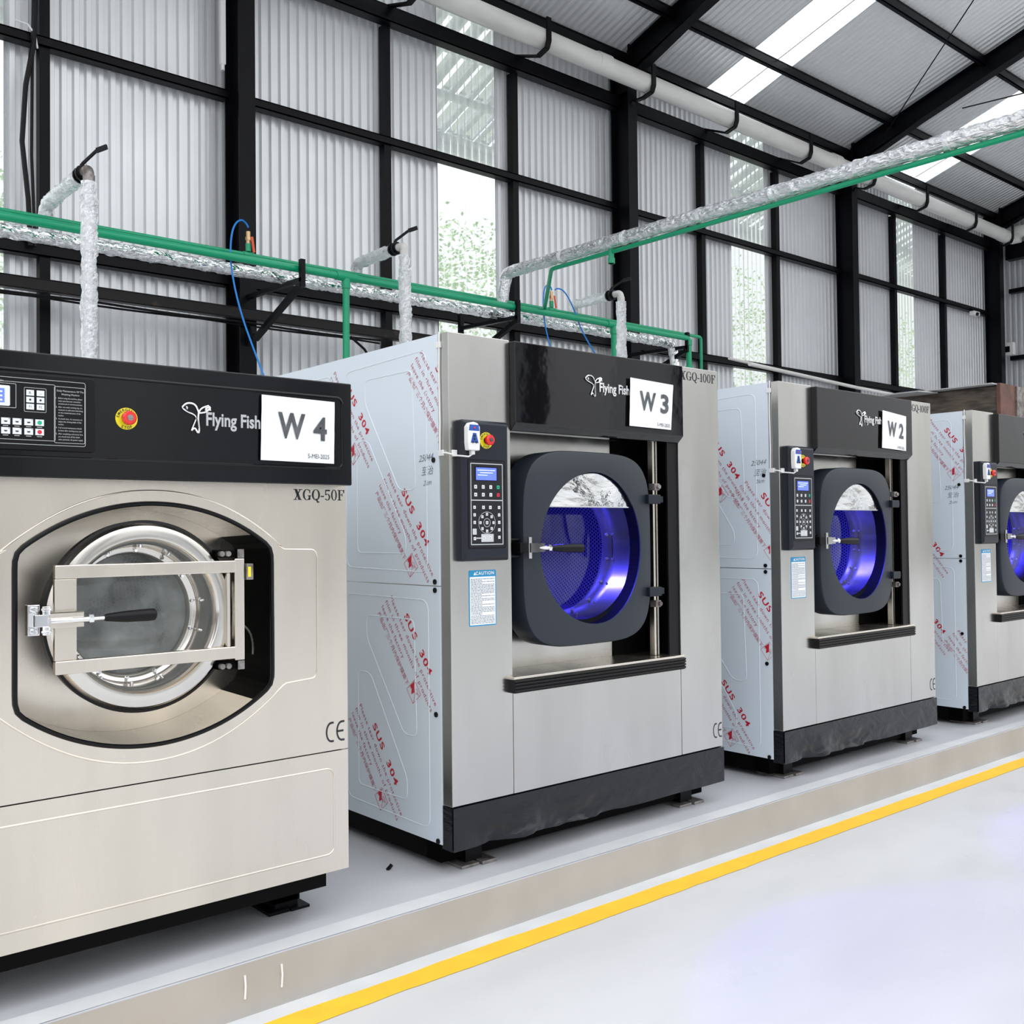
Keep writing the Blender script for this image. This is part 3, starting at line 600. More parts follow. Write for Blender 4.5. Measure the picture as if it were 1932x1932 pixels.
def side_prints(root, L0, X, groups, panels, hand=(3.46, 1.86)):
    clip_sets = panels
    bb, bt, bi = B(), B(), B()
    for g in groups: side_group(bb, bt, bi, X, *g)
    for n, b, m in (('steel_grade_print', bb, 'red'), ('film_notice_print', bt, 'redthin'), ('hand_peel_symbol', bi, 'redthin')):
        if b.v: obj(n, b, M[m], root, loc=L0, clip=[(V((0,3.315,0)), V((0,-1,0))), (V((0,0,2.355)), V((0,0,1))), (V((0,0,.30)), V((0,0,-1)))])
    b = B(); y, z = hand
    b.text('25044', (X, y, z), (0,-1,.05), (0,-.35,1), .042, sp=.95); b.text('\u81f3\u6cbb', (X, y-.02, z-.055), (0,-1,.05), (0,-.2,1), .042); b.text('2km', (X, y-.03, z-.10), (0,-1,.08), (0,-.4,1), .034)
    obj('marker_writing', b, M['pencil'], root, loc=L0)

def keys(b, m, parent, name='key'):
    for f in b.f:
        q = B(); q.add([b.v[i] for i in f], [tuple(range(len(f)))]); obj(name, q, m, parent)
# ------------------------------------------------------------------ large washer (W3, copied for W2 and W1)
def make_big():
    O = V((U, Y3, PZ)); L0 = -O
    t = thing('washing_machine', '', 'washing machine', O, 'large side-by-side washers')
    P = lambda n, b, m, **k: obj(n, b, M[m], t, loc=L0, **k)
    x = lambda u: U+u
    y = lambda d: Y3+d
    P('left_front_post', B().box(x(0), y(0), .456, x(.322), y(.065), 2.36), 'steel', bev=.003)
    P('right_front_post', B().box(x(1.403), y(0), .456, x(1.716), y(.20), 2.36), 'steel', bev=.003)
    P('lower_front_panel', B().box(x(.325), y(.0015), .456, x(1.400), y(.07), .93), 'steel', bev=.002)
    b = B().box(x(0), y(.004), .280, x(.02), y(.07), .453); b.box(x(.02), y(.01), .30, x(1.712), y(.03), .453); nx, nz_ = 110, 16; vs = []
    for i in range(nx+1):
        for j in range(nz_+1):
            px = 1.716*i/nx; q = 1-j/nz_; am = q*q*min(1, (1.30-px)*1.6 if px < 1.2 else .12)*min(1, px*5)
            rp = am*(.034*noise.noise(V((px*4, 0, j*.05)))+.030*noise.noise(V((px*7+3, 2, j*.16)))+.010*noise.noise(V((px*22, 5, j*.4))))
            vs.append((x(px), y(-.006)+rp, .280 + .173*j/nz_ + (.010*am*noise.noise(V((px*6, 9, 0))) if j < 3 else 0)))
    b.add(vs, [(i*(nz_+1)+j, (i+1)*(nz_+1)+j, (i+1)*(nz_+1)+j+1, i*(nz_+1)+j+1) for i in range(nx) for j in range(nz_)]); P('kick_plate', b, 'plinthblk', smooth=True)
    # body shell
    b = B(); b.box(x(.004), y(.062), .30, x(.02), y(1.95), 2.352); b.box(x(1.696), y(.06), .30, x(1.712), y(1.95), 2.352); b.box(x(.02), y(.062), 2.336, x(1.696), y(1.95), 2.352)
    b.box(x(.02), y(1.93), .30, x(1.696), y(1.95), 2.336); b.box(x(.02), y(.062), .30, x(1.696), y(1.93), .315); P('cabinet', b, 'steel')
    for z0, z1, zz in ((1.337, 2.358, 1), (.296, 1.333, 0)):
        b = B().box(x(-.004), y(.066), z0, x(.003), y(1.955), z1); X = x(-.004)
        def ridge(pts, rr_=.03):
            pp = [V((X+.0016, p, q)) for p, q in pts]; m = len(pp); out = []
            for k in range(m):
                a = pp[k] + (pp[k-1]-pp[k]).normalized()*rr_; c = pp[k] + (pp[(k+1) % m]-pp[k]).normalized()*rr_; out += arc(a, pp[k], c, 5)
            out.append(out[0]); b.tube(out, .0036, 8, caps=False)
        if zz:
            ridge([(3.40, 2.307), (4.03, 2.290), (4.03, 1.40), (3.40, 1.39)], .05); ridge([(4.15, 2.29), (4.98, 2.29), (4.98, 1.40), (4.15, 1.40)], .05)
            ridge([(3.50, 2.235), (3.866, 2.235), (3.866, 2.13), (3.60, 1.733), (3.48, 1.733)], .035); ridge([(3.937, 1.965), (3.845, 1.965), (3.555, 1.54), (3.555, 1.466), (3.937, 1.466)], .035)
            ridge([(4.22, 2.2), (4.6, 2.2), (4.9, 1.8), (4.9, 1.5), (4.22, 1.5)], .05)
        else:
            ridge([(3.398, 1.275), (4.032, 1.28), (4.032, .36), (3.398, .345)], .05); ridge([(4.15, 1.28), (4.98, 1.28), (4.98, .36), (4.15, .36)], .05)
            ridge([(3.50, 1.19), (3.866, 1.19), (3.866, 1.09), (3.58, .704), (3.486, .704)], .035); ridge([(3.94, .937), (3.84, .937), (3.559, .52), (3.559, .43), (3.94, .43)], .035)
        p = P('side_panel_film', b, 'film', smooth=True)
        if zz: p['label'] = 'upper side panel under pale blue protective film'
        else: p['label'] = 'lower side panel under pale blue protective film'
    for (py, pz) in ((3.349,1.848),(3.347,1.352),(3.347,1.318),(3.347,.815),(3.341,.306)):
        P('screw', B().cyl((x(-.003), py, pz), (x(-.009), py, pz), .011, 12), 'black', smooth=True)
    # recess
    n = 96; hc = (x(.825), 1.476)
    angs = [2*pi*k/n for k in range(n)]
    def rect(ang, x0, x1, z0, z1, cx, cz):
        c, s = cos(ang), sin(ang); ks = []
        if c > 1e-9: ks.append((x1-cx)/c)
        if c < -1e-9: ks.append((x0-cx)/c)
        if s > 1e-9: ks.append((z1-cz)/s)
        if s < -1e-9: ks.append((z0-cz)/s)
        k = min(ks); return (cx+k*c, cz+k*s)
    outer = [rect(a, x(.30), x(1.42), .90, 2.02, x(.81), 1.476) for a in angs]; inner = [(x(.81)+.335*cos(a), 1.476+.335*sin(a)) for a in angs]
    P('recess_plate', B().holed(outer, inner, y(.19), y(.20)), 'steel')
    P('hinge_cavity', B().box(x(1.12), y(.185), .93, x(1.40), y(.189), 1.99).box(x(1.36), y(.02), .94, x(1.402), y(.185), 1.99), 'blackm')
    for u0, w, m, zz0, zz1 in ((1.262, .013, 'steel4', .95, 1.98), (1.285, .010, 'steel4', .95, 1.98)): P('hinge_rail', B().box(x(u0), y(.045), zz0, x(u0+w), y(.075), zz1), m)
    P('jamb_trim', B().box(x(1.330), y(.01), .945, x(1.402), y(.02), 1.985), 'black')
    # door
    def sup(a, al, h, e=4.4):
        c, s = cos(a), sin(a); return (x(.785)+al*math.copysign(abs(c)**(2/e), c), 1.4765+h*math.copysign(abs(s)**(2/e), s))
    outer = [sup(a, .403, .432) for a in angs]; inner = [(hc[0]+egg(a)[0]*cos(a), hc[1]+egg(a)[1]*sin(a)) for a in angs]
    rot = lambda L, sc: [(x(.785)+(p-x(.785))*sc, 1.4765+(q-1.4765)*sc) for p, q in L]
    b = B(); N2 = n
    # rounded front edge: three loops
    loops = [(rot(outer, 1), y(.115)), (rot(outer, 1), y(.005)), (rot(outer, .992), y(-.004)), (rot(outer, .975), y(-.008)), (inner, y(-.008)), (inner, y(-.002))]
    vs = [(p, yy, q) for L, yy in loops for p, q in L]; b.add(vs, [(i*N2+k, i*N2+(k+1) % N2, (i+1)*N2+(k+1) % N2, (i+1)*N2+k) for i in range(len(loops)-1) for k in range(N2)])
    door = P('door', b, 'door', smooth=True)
    b = B(); rg = [([(x(.81)+(.325)*cos(a), 1.476+.325*sin(a)) for a in angs], y(.07)), ([(p, q) for p, q in inner], y(.058))]
    b.add([(p, yy, q) for L, yy in rg for p, q in L], [(k, (k+1) % n, n+(k+1) % n, n+k) for k in range(n)]); b.add([(p, yy, q) for yy in (y(-.002), y(.06)) for p, q in inner], [(k, (k+1) % n, n+(k+1) % n, n+k) for k in range(n)]); obj('gasket', b, M['blackm'], door)
    b = B().lathe([(.336, .066), (.330, .072), (.322, .16), (.312, .20), (.300, .215), (.292, .225)], (x(.81), Y3, 1.476), 96); obj('door_ring', b, M['ring3'], door, smooth=True)
    for k in range(16):
        a = 2*pi*(k+.5)/16; c, s = cos(a), sin(a)
        if s > .55: continue
        q = B(); q.cyl((x(.81)+.303*c, y(.214), 1.476+.303*s), (x(.81)+.298*c, y(.200), 1.476+.298*s), .007, 8); q.cyl((x(.81)+.318*c, y(.18), 1.476+.318*s), (x(.81)+.309*c, y(.18), 1.476+.309*s), .006, 8)
        obj('ring_bolt', q, M['coil'], door)
    b = B().lathe([(.321, .168), (.30, .165), (.22, .15), (.12, .139), (.0005, .135)], (x(.81), Y3, 1.476), 64); g = obj('door_glass', b, M['glass3'], door, smooth=True)
    b = B(); zc = 1.661
    pts = [(hc[0]+egg(a)[0]*.985*cos(a), hc[1]+egg(a)[1]*.985*sin(a)) for a in [2*pi*k/160 for k in range(160)]]; pts = [p for p in pts if p[1] > zc]; m_ = len(pts)
    nn = 10; vs = []
    for p, q in pts:
        for k in range(nn+1):
            zz = zc + (q-zc)*k/nn; vs.append((p, y(.012) + .004*noise.noise(V((p*5, 3, zz*5))), zz))
    b.add(vs, [(i*(nn+1)+k, i*(nn+1)+k+1, (i+1)*(nn+1)+k+1, (i+1)*(nn+1)+k) for i in range(m_-1) for k in range(nn)])
    b2 = B().bar((pts[-1][0], y(.010), zc), (pts[0][0], y(.010), zc), .004, .005); q = obj('mirror_cover', b, M['mirror'], door, smooth=True); q['label'] = 'reflective crumpled cover over the top of the door window'
    obj('cover_edge', b2, M['chrome'], q)
    for zz, zz2 in ((1.700, 1), (1.262, -1)):
        b = B().box(x(1.150), y(-.03), zz-.022, x(1.235), y(.02), zz+.022); b.box(x(1.235), y(-.01), zz-.015, x(1.275), y(.06), zz+.015); h = obj('hinge', b, M['ctrl'], door, bev=.003)
        b = B().box(x(1.215), y(-.01), zz+zz2*.06-.016, x(1.25), y(.03), zz+zz2*.06+.016); b.cyl((x(1.24), y(-.01), zz+zz2*.06), (x(1.24), y(-.02), zz+zz2*.06), .011, 10); obj('hinge_block', b, M['coil'], h, bev=.002)
    # latch handle
    zl = 1.484
    b = B().box(x(.323), y(.01), zl-.04, x(.40), y(.05), zl-.03); b.box(x(.323), y(.01), zl+.03, x(.40), y(.05), zl+.04); b.box(x(.355), y(-.02), zl-.022, x(.405), y(.05), zl+.022); lt = obj('latch', b, M['black'], door, bev=.003)
    b = B().box(x(.383), y(-.055), zl-.020, x(.425), y(-.01), zl+.020); b.cyl((x(.39), y(-.04), zl-.045), (x(.39), y(-.04), zl+.045), .010, 12); b.box(x(.42), y(-.052), zl-.018, x(.465), y(-.03), zl+.018); b.cyl((x(.42), y(-.042), zl), (x(.52), y(-.05), zl-.004), .009, 12); b.cyl((x(.485), y(-.048), zl-.003), (x(.50), y(-.049), zl-.003), .015, 6); obj('latch_clamp', b, M['chrome'], lt, smooth=True)
    b = B().tube([(x(.505), y(-.05), zl-.003), (x(.53), y(-.052), zl-.004), (x(.60), y(-.055), zl-.005), (x(.675), y(-.058), zl-.006), (x(.68), y(-.058), zl-.006)], [.010, .015, .020, .021, .017], 16); obj('handle_grip', b, M['black'], lt, smooth=True)
    # drum
    b = B().lathe([(.292, .225), (.296, .245), (.56, .27), (.56, 1.15), (.0005, 1.15)], (x(.81), Y3, 1.476), 72, uvs=True); dr = P('drum', b, 'drum', smooth=True)
    for k in range(3):
        a = R(75+120*k); c, s = cos(a), sin(a); b = B()
        T = V((-s, 0, c)); Rd = V((c, 0, s)); o = V((x(.81), 0, 1.476))
        vs = []
        for yy in (y(.30), y(1.12)):
            for r_, w in ((.56, .07), (.44, .022), (.44, -.022), (.56, -.07)): p = o + Rd*r_ + T*w; vs.append((p.x, yy, p.z))
        b.add(vs, [(0,1,5,4),(1,2,6,5),(2,3,7,6),(0,3,2,1),(4,5,6,7)]); obj('drum_lifter', b, M['lifter'], dr, bev=.01)
    b = B().box(x(.60), y(.235), 1.752, x(.80), y(.250), 1.768); obj('led_strip', b, M['ledb'], dr)
    for k, (px, py, pz, e) in enumerate(((.70, .45, 1.84, 48), (.88, .31, 1.72, 3.5))):
        ld = bpy.data.lights.new('drum_lamp', 'POINT'); ld.energy = e; ld.color = (.06, .05, 1); ld.shadow_soft_size = .03
        lo = bpy.data.objects.new('drum_lamp', ld); col.objects.link(lo); lo.parent = t; lo.location = V((x(px), y(py), pz)) - O
    # hood
    d = .036; b = B(); x0, x1 = x(.322), x(1.372)
    b.prism([(y(.06), 2.356), (y(-d), 2.352), (y(-d), 2.008), (y(-.004), 1.978), (y(.06), 1.978)], lambda p, q, w: (w, p, q), x0, x(1.400))
    hood = P('hood', b, 'hood', bev=.003)
    k = (Y3-d)/Y3; b = B(); yy = y(-d-.001)
    p0 = F(.765, 2.256, d); p1 = F(.872, 2.156, d); fish(b, p0[0], yy-.004, p0[2], p1[0]-p0[0], p0[2]-p1[2], .0030)
    p0 = F(.851, 2.186, d); b.text('Flying Fish', (p0[0], yy, p0[2]), (1,0,0), (0,0,1), .058, width=.196, bold=.025, ext=.008); obj('logo', b, M['chrome'], hood)
    # sill and bumper
    b = B().box(x(.300), y(-.035), .936, x(1.390), y(.19), .948); P('sill', b, 'steel4', bev=.002)
    b = B().box(x(.302), y(-.035), .880, x(1.388), y(.004), .935)
    for zz in (.889, .903, .917, .929): b.tube([(x(.300), y(-.036), zz), (x(1.390), y(-.036), zz)], .0055, 8)
    P('rubber_bumper', b, 'black')
    # model number, CE mark, caution label
    b = B(); serif(b, 'XGQ-100F', x(1.425), y(-.0008), 2.295, .043, .275); P('model_number', b, 'ink')
    b = B(); ce(b, x(1.640), y(-.0008), .503, .075, .068); P('ce_mark', b, 'ink')
    b = B().prism(rrect(x(.164), 1.283, .142, .228, .005), lambda p, q, w: (p, w, q), y(-.0012), y(0)); cl_ = P('caution_label', b, 'cyan')
    b = B().box(x(.0975), y(-.0016), 1.174, x(.2305), y(-.0010), 1.370); obj('label_paper', b, M['white'], cl_)
    b = B().text('CAUTION', (x(.176), y(-.0018), 1.378), (1,0,0), (0,0,1), .019, bold=.02, align='CENTER', sp=1.2); b.add([(x(.116), y(-.0018), 1.377), (x(.130), y(-.0018), 1.377), (x(.123), y(-.0018), 1.390)], [(0,1,2)]); obj('caution_heading', b, M['white'], cl_)
    b = B(); rs = random.Random(3); zz = 1.362
    while zz > 1.18:
        xx = .102
        end = .226 if rs.random() < .75 else .16
        while xx < end:
            w = min(rs.uniform(.004, .016), end-xx); b.add([(x(xx), y(-.0018), zz), (x(xx+w), y(-.0018), zz), (x(xx+w), y(-.0018), zz-.0028), (x(xx), y(-.0018), zz-.0028)], [(0,1,2,3)]); xx += w+.0025
        zz -= .0058
    obj('fine_print', b, M['pencil'], cl_)
    # control box
    d = .045; b = B(); u0, u1, z0, z1 = .036, .279, 1.435, 2.006
    f_ = [(x(u0), z0), (x(u1), z0), (x(u1), z1), (x(u0), z1)]; gsm = .012; g2 = [(x(u0)+gsm, z0+gsm*1.3), (x(u1)-gsm, z0+gsm*1.3), (x(u1)-gsm, z1-gsm), (x(u0)+gsm, z1-gsm)]
    b.add([(p, y(0), q) for p, q in f_] + [(p, y(-d+.015), q) for p, q in f_] + [(p, y(-d), q) for p, q in g2],
          [(8,9,10,11)] + [(i, (i+1) % 4, 4+(i+1) % 4, 4+i) for i in range(4)] + [(4+i, 4+(i+1) % 4, 8+(i+1) % 4, 8+i) for i in range(4)])
    cb = P('control_box', b, 'ctrl', bev=.006, seg=3)
    G = lambda u, z: (F(u, z, d)[0], F(u, z, d)[2])
    (ax, az), (bx, bz) = G(.106, 1.835), G(.277, 1.50); cx_, cz_ = (ax+bx)/2, (az+bz)/2; W_, H_ = bx-ax, az-bz
    b = B(); frame_line(b, cx_, cz_, W_+.026, H_+.03, .008, y(-d-.0015), .0045); obj('panel_recess', b, M['black'], cb)
    b = B().prism(rrect(cx_, cz_, W_+.016, H_+.020, .006), lambda p, q, w: (p, w, q), y(-d-.001), y(-d)); mem = obj('keypad', b, M['ctrl2'], cb)
    b = B(); yy = y(-d-.0016); frame_line(b, cx_, cz_, W_, H_, .003, yy, .0035); b.box(ax, yy, G(.1,1.685)[1], bx, yy+.0003, G(.1,1.681)[1]); obj('panel_border', b, M['line'], mem)
    (sx, sz), (tx, tz) = G(.132, 1.818), G(.246, 1.765)
    b = B().box(sx-.004, yy, tz-.003, tx+.004, yy+.0003, sz+.004); obj('screen_bezel', b, M['black'], mem)
    b = B().box(sx+.003, yy-.0006, tz+.001, tx-.003, yy, sz-.001); sc_ = obj('screen', b, M['lcd'], mem)
    b = B()
    for k, (w0, w1) in enumerate(((.08,.9),(.2,.8),(.1,.55))): b.add([(sx+(tx-sx)*w0, yy-.001, sz-.010-.010*k), (sx+(tx-sx)*w1, yy-.001, sz-.010-.010*k), (sx+(tx-sx)*w1, yy-.001, sz-.0125-.010*k), (sx+(tx-sx)*w0, yy-.001, sz-.0125-.010*k)], [(0,1,2,3)])
    obj('screen_text', b, M['lcdtx'], sc_)
    bw, bk = B(), B()
    def key(px, pz, s, tgt, glyph=True):
        tgt.add([(px-s, yy-.0006, pz-s), (px+s, yy-.0006, pz-s), (px+s, yy-.0006, pz+s), (px-s, yy-.0006, pz+s)], [(0,1,2,3)])
        if glyph: bk.add([(px-s*.4, yy-.0008, pz-s*.4), (px+s*.3, yy-.0008, pz-s*.4), (px+s*.1, yy-.0008, pz+s*.45), (px-s*.3, yy-.0008, pz+s*.3)], [(0,1,2,3)])
    bgk, brk = B(), B()
    for r_ in (0, 1):
        zz = G(.1, 1.738 if r_ == 0 else 1.706)[1]
        for cc in range(4):
            px = cx_ - W_*.35 + cc*W_*.233; key(px, zz, .0072, (bw if cc < 3 else (bgk if r_ == 0 else brk)))
    mcx, mcz = G(.190, 1.591); 
    for side in (-1, 1):
        for k in range(5 if side > 0 else 3): key(mcx+side*.064, mcz+.062-.0305*k, .0062, bw)
    key(mcx-.018, mcz+.062, .0066, bw); key(mcx+.018, mcz+.062, .0066, bw); key(mcx-.064, mcz-.064, .0062, bw); 
    for k in range(8): a = R(45*k); key(mcx+.034*cos(a), mcz+.034*sin(a), .0056, bw)
    key(mcx, mcz, .0064, bw); 
    pl_ = B()
    for rad, tt in ((.0445, .0016), (.018, .0018)):
        for k in range(36):
            a, c = 2*pi*k/36, 2*pi*(k+1)/36
            pl_.add([(mcx+rad*cos(a), yy-.0003, mcz+rad*sin(a)), (mcx+rad*cos(c), yy-.0003, mcz+rad*sin(c)), (mcx+(rad-tt)*cos(c), yy-.0003, mcz+(rad-tt)*sin(c)), (mcx+(rad-tt)*cos(a), yy-.0003, mcz+(rad-tt)*sin(a))], [(0,1,2,3)])
    pl_.box(mcx-.030, yy-.0001, mcz-.078, mcx+.034, yy+.0002, mcz-.046); pl_.box(mcx-.056, yy-.0001, mcz-.065, mcx-.03, yy+.0002, mcz-.060); pl_.box(mcx-.074, yy-.0001, mcz-.048, mcx-.054, yy+.0002, mcz-.024)
    key(mcx-.016, mcz-.062, .0058, bw); key(mcx+.018, mcz-.062, .0058, bw)
    obj('keypad_artwork', pl_, M['line'], mem); keys(bw, M['btnw'], mem); obj('green_key', bgk, M['btng'], mem); obj('red_key', brk, M['btnr'], mem); obj('key_symbols', bk, M['ink'], mem)
    ex, ez = F(.190, 1.930, d)[0], F(.190, 1.930, d)[2]; estop(t, L0, ex, y(-d), ez, .0335, .036)
    # remote pendant
    (hx0, hz0), (hx1, hz1) = G(.079, 2.000), G(.148, 1.884); hx0 += -.004; hx1 -= .010
    shp = [(hx0+.004, hz1), (hx1-.002, hz1), (hx1, hz1+.03), (hx1, hz0-.02), (hx1-.012, hz0-.004), ((hx0+hx1)/2, hz0), (hx0+.012, hz0-.004), (hx0, hz0-.02), (hx0, hz1+.03)]
    rp = obj('remote_pendant', B().prism(shp, lambda p, q, w: (p, w, q), y(-d-.028), y(-d)), M['whitep'], t, bev=.004, loc=L0)
    yr = y(-d-.0285); mx_ = (hx0+hx1)/2
    b = B(); b.add([(hx0+.008, yr, hz0-.012), (hx1-.008, yr, hz0-.012), (hx1-.004, yr, hz0-.036), (hx0+.004, yr, hz0-.036)], [(0,3,2,1)]); b.add([(mx_-.006, yr, hz0-.045), (mx_+.010, yr, hz0-.045), (mx_+.022, yr, hz1+.030), (mx_-.018, yr, hz1+.030)], [(0,3,2,1)]); obj('pendant_panel', b, M['bluep'], rp)
    b = B()
    for (dx, dz) in ((.001, -.056), (.001, -.069), (-.008, -.082), (.010, -.082)): b.cyl((mx_+dx, yr, hz0+dz), (mx_+dx, yr-.004, hz0+dz), .0042, 12)
    obj('pendant_buttons', b, M['ink'], rp)
    b = B().cyl((mx_, yr, hz0-.024), (mx_, yr-.003, hz0-.024), .004, 10); obj('pendant_lamp', b, M['estop'], rp)
    # cord and clips
    b = B(); zc = hz1-.008; yc = y(-.012)
    b.tube([(mx_+.006, y(-d-.012), hz1+.004), (mx_+.004, y(-d-.010), zc-.006), (mx_-.012, y(-d-.006), zc-.016), (x(.036), y(-.040), zc-.014), (x(.028), y(-.006), zc-.010), (x(.008), y(-.006), zc-.006), (x(-.004), y(.01), zc), (x(-.007), y(.06), zc+.004)], .0036, 8)
    b.tube([(x(-.006), y(.055), zc), (x(-.006), y(.052), 2.0), (x(-.006), y(.056), 2.2), (x(-.006), y(.052), 2.365)], .0036, 8); cd_ = P('pendant_cord', b, 'whitep', smooth=True)
    for q0, q1 in (((x(.010), y(-.010), zc-.014), (x(.034), y(.0), zc+.012)), ((x(-.010), y(.03), zc-.010), (x(0), y(.062), zc+.014)), ((x(-.010), y(.045), 2.30), (x(0), y(.072), 2.325)), ((mx_-.006, y(-d-.018), zc-.008), (mx_+.012, y(-d), hz1))): obj('cable_clip', B().box(*q0, *q1), M['whitep'], cd_, bev=.002)
    # base frame and feet
    b = B(); 
    for (a0, c0, a1, c1) in ((.03, .12, 1.69, .22), (.03, .12, .13, 1.93), (1.59, .12, 1.69, 1.93), (.03, 1.83, 1.69, 1.93)): b.box(x(a0), y(c0), .205, x(a1), y(c1), .30)
    P('base_frame', b, 'blackm')
    for fx in (.14, 1.50):
        for fy in (.10, 1.75):
            ft = P('foot', B().box(x(fx), y(fy), PZ, x(fx+.085), y(fy+.12), .30), 'frame')
            b = B().box(x(fx-.045), y(fy-.035), PZ+.0005, x(fx+.045), y(fy+.15), PZ+.012); b.box(x(fx+.055), y(fy-.045), PZ+.0005, x(fx+.13), y(fy+.10), PZ+.014); obj('foot_pad', b, M['coil'], ft, bev=.002)
    return t

GR3 = [(3.666,1.819),(3.654,1.292),(3.907,.798),(4.111,2.315),(3.416,2.314),(4.36,1.81),(4.60,1.30)]
big = make_big()
L0 = V((-U, -Y3, -PZ))
SKIP = ('steel_grade_print', 'film_notice_print', 'hand_peel_symbol', 'marker_writing')
w2 = tree_copy(big); w1 = tree_copy(big)
big['label'] = 'stainless washer marked W 3 with blue-lit drum, nearest of three tall ones'
w2['label'] = 'stainless steel washer marked W 2 with a blue-lit drum, standing between two like it'
w1['label'] = 'tall stainless washer cut off by the right edge, farthest in the row'
w2.location = (4.684, 3.25, PZ); w2.scale = (.978, 1, 1); w1.location = (6.945, 3.25, PZ)
XS = U - .0048
side_prints(big, L0, XS, GR3, None, (3.455, 1.845))
def shift(gs, s): return [(a + (s - U)*0, b) for a, b in gs]
side_prints(w2, L0, XS, [(3.455,1.831),(3.485,1.286),(3.745,.775),(3.79,2.16),(4.1,1.7),(4.2,1.1)], None, (3.435, 1.905))
side_prints(w1, L0, XS, [(3.532,2.328),(3.745,1.670),(3.745,1.127),(3.36,.845),(4.1,2.2)], None, (3.455, 1.815))

# ------------------------------------------------------------------ nearest washer (W4)
def make_small():
    Y4 = 3.2; xl, xr = .515, 1.935; O = V((xl, Y4, PZ)); L0 = -O
    t = thing('washing_machine', 'warm stainless washer marked W 4 with chrome-ringed round door, nearest in the row', 'washing machine', O)
    P = lambda n, b, m, **k: obj(n, b, M[m], t, loc=L0, **k)
    n = 120; cx, cz = 1.227, 1.272
    hw, ha = .410, .382
    def rec(a, hw=hw, ha=ha, zs=.232):
        """straight sides, arched top and bottom"""
        c, s = cos(a), sin(a)
        pts = recess_loop(hw, ha, zs); return pts
    def recess_loop(hw, ha, zs, m=n, rr_=.04):
        # half outline: (hw,-zs)->(hw,zs)->arc to (-hw,zs)
        out = []
        sag = ha-zs; Rr = (hw*hw + sag*sag)/(2*sag); a0 = math.asin(hw/Rr)
        raw = []
        for i in range(41): a = a0 - 2*a0*i/40; raw.append((Rr*sin(a), ha-Rr+Rr*cos(a)))
        for i in range(41): a = a0 - 2*a0*i/40; raw.append((-Rr*sin(a), -(ha-Rr+Rr*cos(a))))
        # round the four corners
        m0 = len(raw); res = []
        for i, p in enumerate(raw):
            if i in (0, 40, 41, 81):
                q0, q1 = V((*raw[i-1], 0)), V((*raw[(i+1) % m0], 0)); pp = V((*p, 0))
                a = pp + (q0-pp).normalized()*min(rr_, (q0-pp).length); c = pp + (q1-pp).normalized()*min(rr_, (q1-pp).length)
                res += [(v.x, v.y) for v in arc(a, pp, c, 5)]
            else: res.append(p)
        # resample by angle
        L = [V((*p, 0)) for p in res]; L.append(L[0]); out = []
        for k in range(m):
            a = 2*pi*k/m; d = V((cos(a), sin(a), 0)); best = None
            for p, q in zip(L[:-1], L[1:]):
                e = q-p; den = d.x*e.y - d.y*e.x
                if abs(den) < 1e-9: continue
                tt = (p.x*e.y - p.y*e.x)/den; ss = (p.x*d.y - p.y*d.x)/den
                if tt > 0 and -1e-6 <= ss <= 1+1e-6 and (best is None or tt > best): best = tt
            out.append((cx+d.x*(best or hw), cz+d.y*(best or hw)))
        return out
    inner = recess_loop(hw, ha, .232)
    def rect(a, x0, x1, z0, z1):
        c, s = cos(a), sin(a); ks = []
        if abs(c) > 1e-9: ks.append(((x1 if c > 0 else x0)-cx)/c)
        if abs(s) > 1e-9: ks.append(((z1 if s > 0 else z0)-cz)/s)
        k = min(ks); return (cx+k*c, cz+k*s)
    zt, zb_ = 1.80, .777
    A = [2*pi*k/n for k in range(n)]
    for cxx, czz in ((xr, zt), (xl, zt), (xl, zb_), (xr, zb_)):   # snap nearest sample to each corner
        a = math.atan2(czz-cz, cxx-cx) % (2*pi); k = min(range(n), key=lambda k: abs(A[k]-a)); A[k] = a
    outer = [rect(a, xl, xr, zb_, zt) for a in A]
    b = B().holed(outer, inner, Y4, Y4+.02)
    def groove(pts, r_=.0032): b.tube(pts, r_, 8, caps=False)
    em = []
    for i in range(33): a = R(38 + 104*i/32); em.append((cx+.60*cos(a), Y4, 1.10+.585*sin(a)))
    tp = [(1.815, 1.06), (1.812, 1.48)]
    path = [(1.66, Y4, 1.513), (1.685, Y4, 1.500)] + [tuple(v) for v in arc((1.79, Y4, 1.497), (1.815, Y4, 1.495), (1.814, Y4, 1.46))] + [tuple(v) for v in arc((1.812, Y4, 1.08), (1.812, Y4, 1.044), (1.79, Y4, 1.042))] + [(1.69, Y4, 1.035)]
    toparc = [(cx+.455*sin(R(a))*1.0, Y4, 1.695 - .245*(1-cos(R(a)))*1.0) for a in range(-75, 76, 5)]
    ta = [V((cx + .45*t_, Y4, 1.695 - .185*abs(t_)**2.1)) for t_ in [i/14 for i in range(-14, 15)]]; bo = [V((cx + .45*t_, Y4, .838 + .190*abs(t_)**2.1)) for t_ in [i/14 for i in range(14, -15, -1)]]
    lp = [(2*cx-p[0], p[1], p[2]) for p in reversed(path)]
    groove(ta + path + bo + lp + [ta[0]])
    body = P('front_panel', b, 'steel4', smooth=True)
    # recess
    deep = recess_loop(hw-.012, ha-.012, .228)
    b = B(); b.add([(p, Y4+.004, q) for p, q in inner] + [(p, Y4+.245, q) for p, q in deep], [(k, (k+1) % n, n+(k+1) % n, n+k) for k in range(n) if not (k < 13 or k > 106)]); P('recess_wall', b, 'steel4')
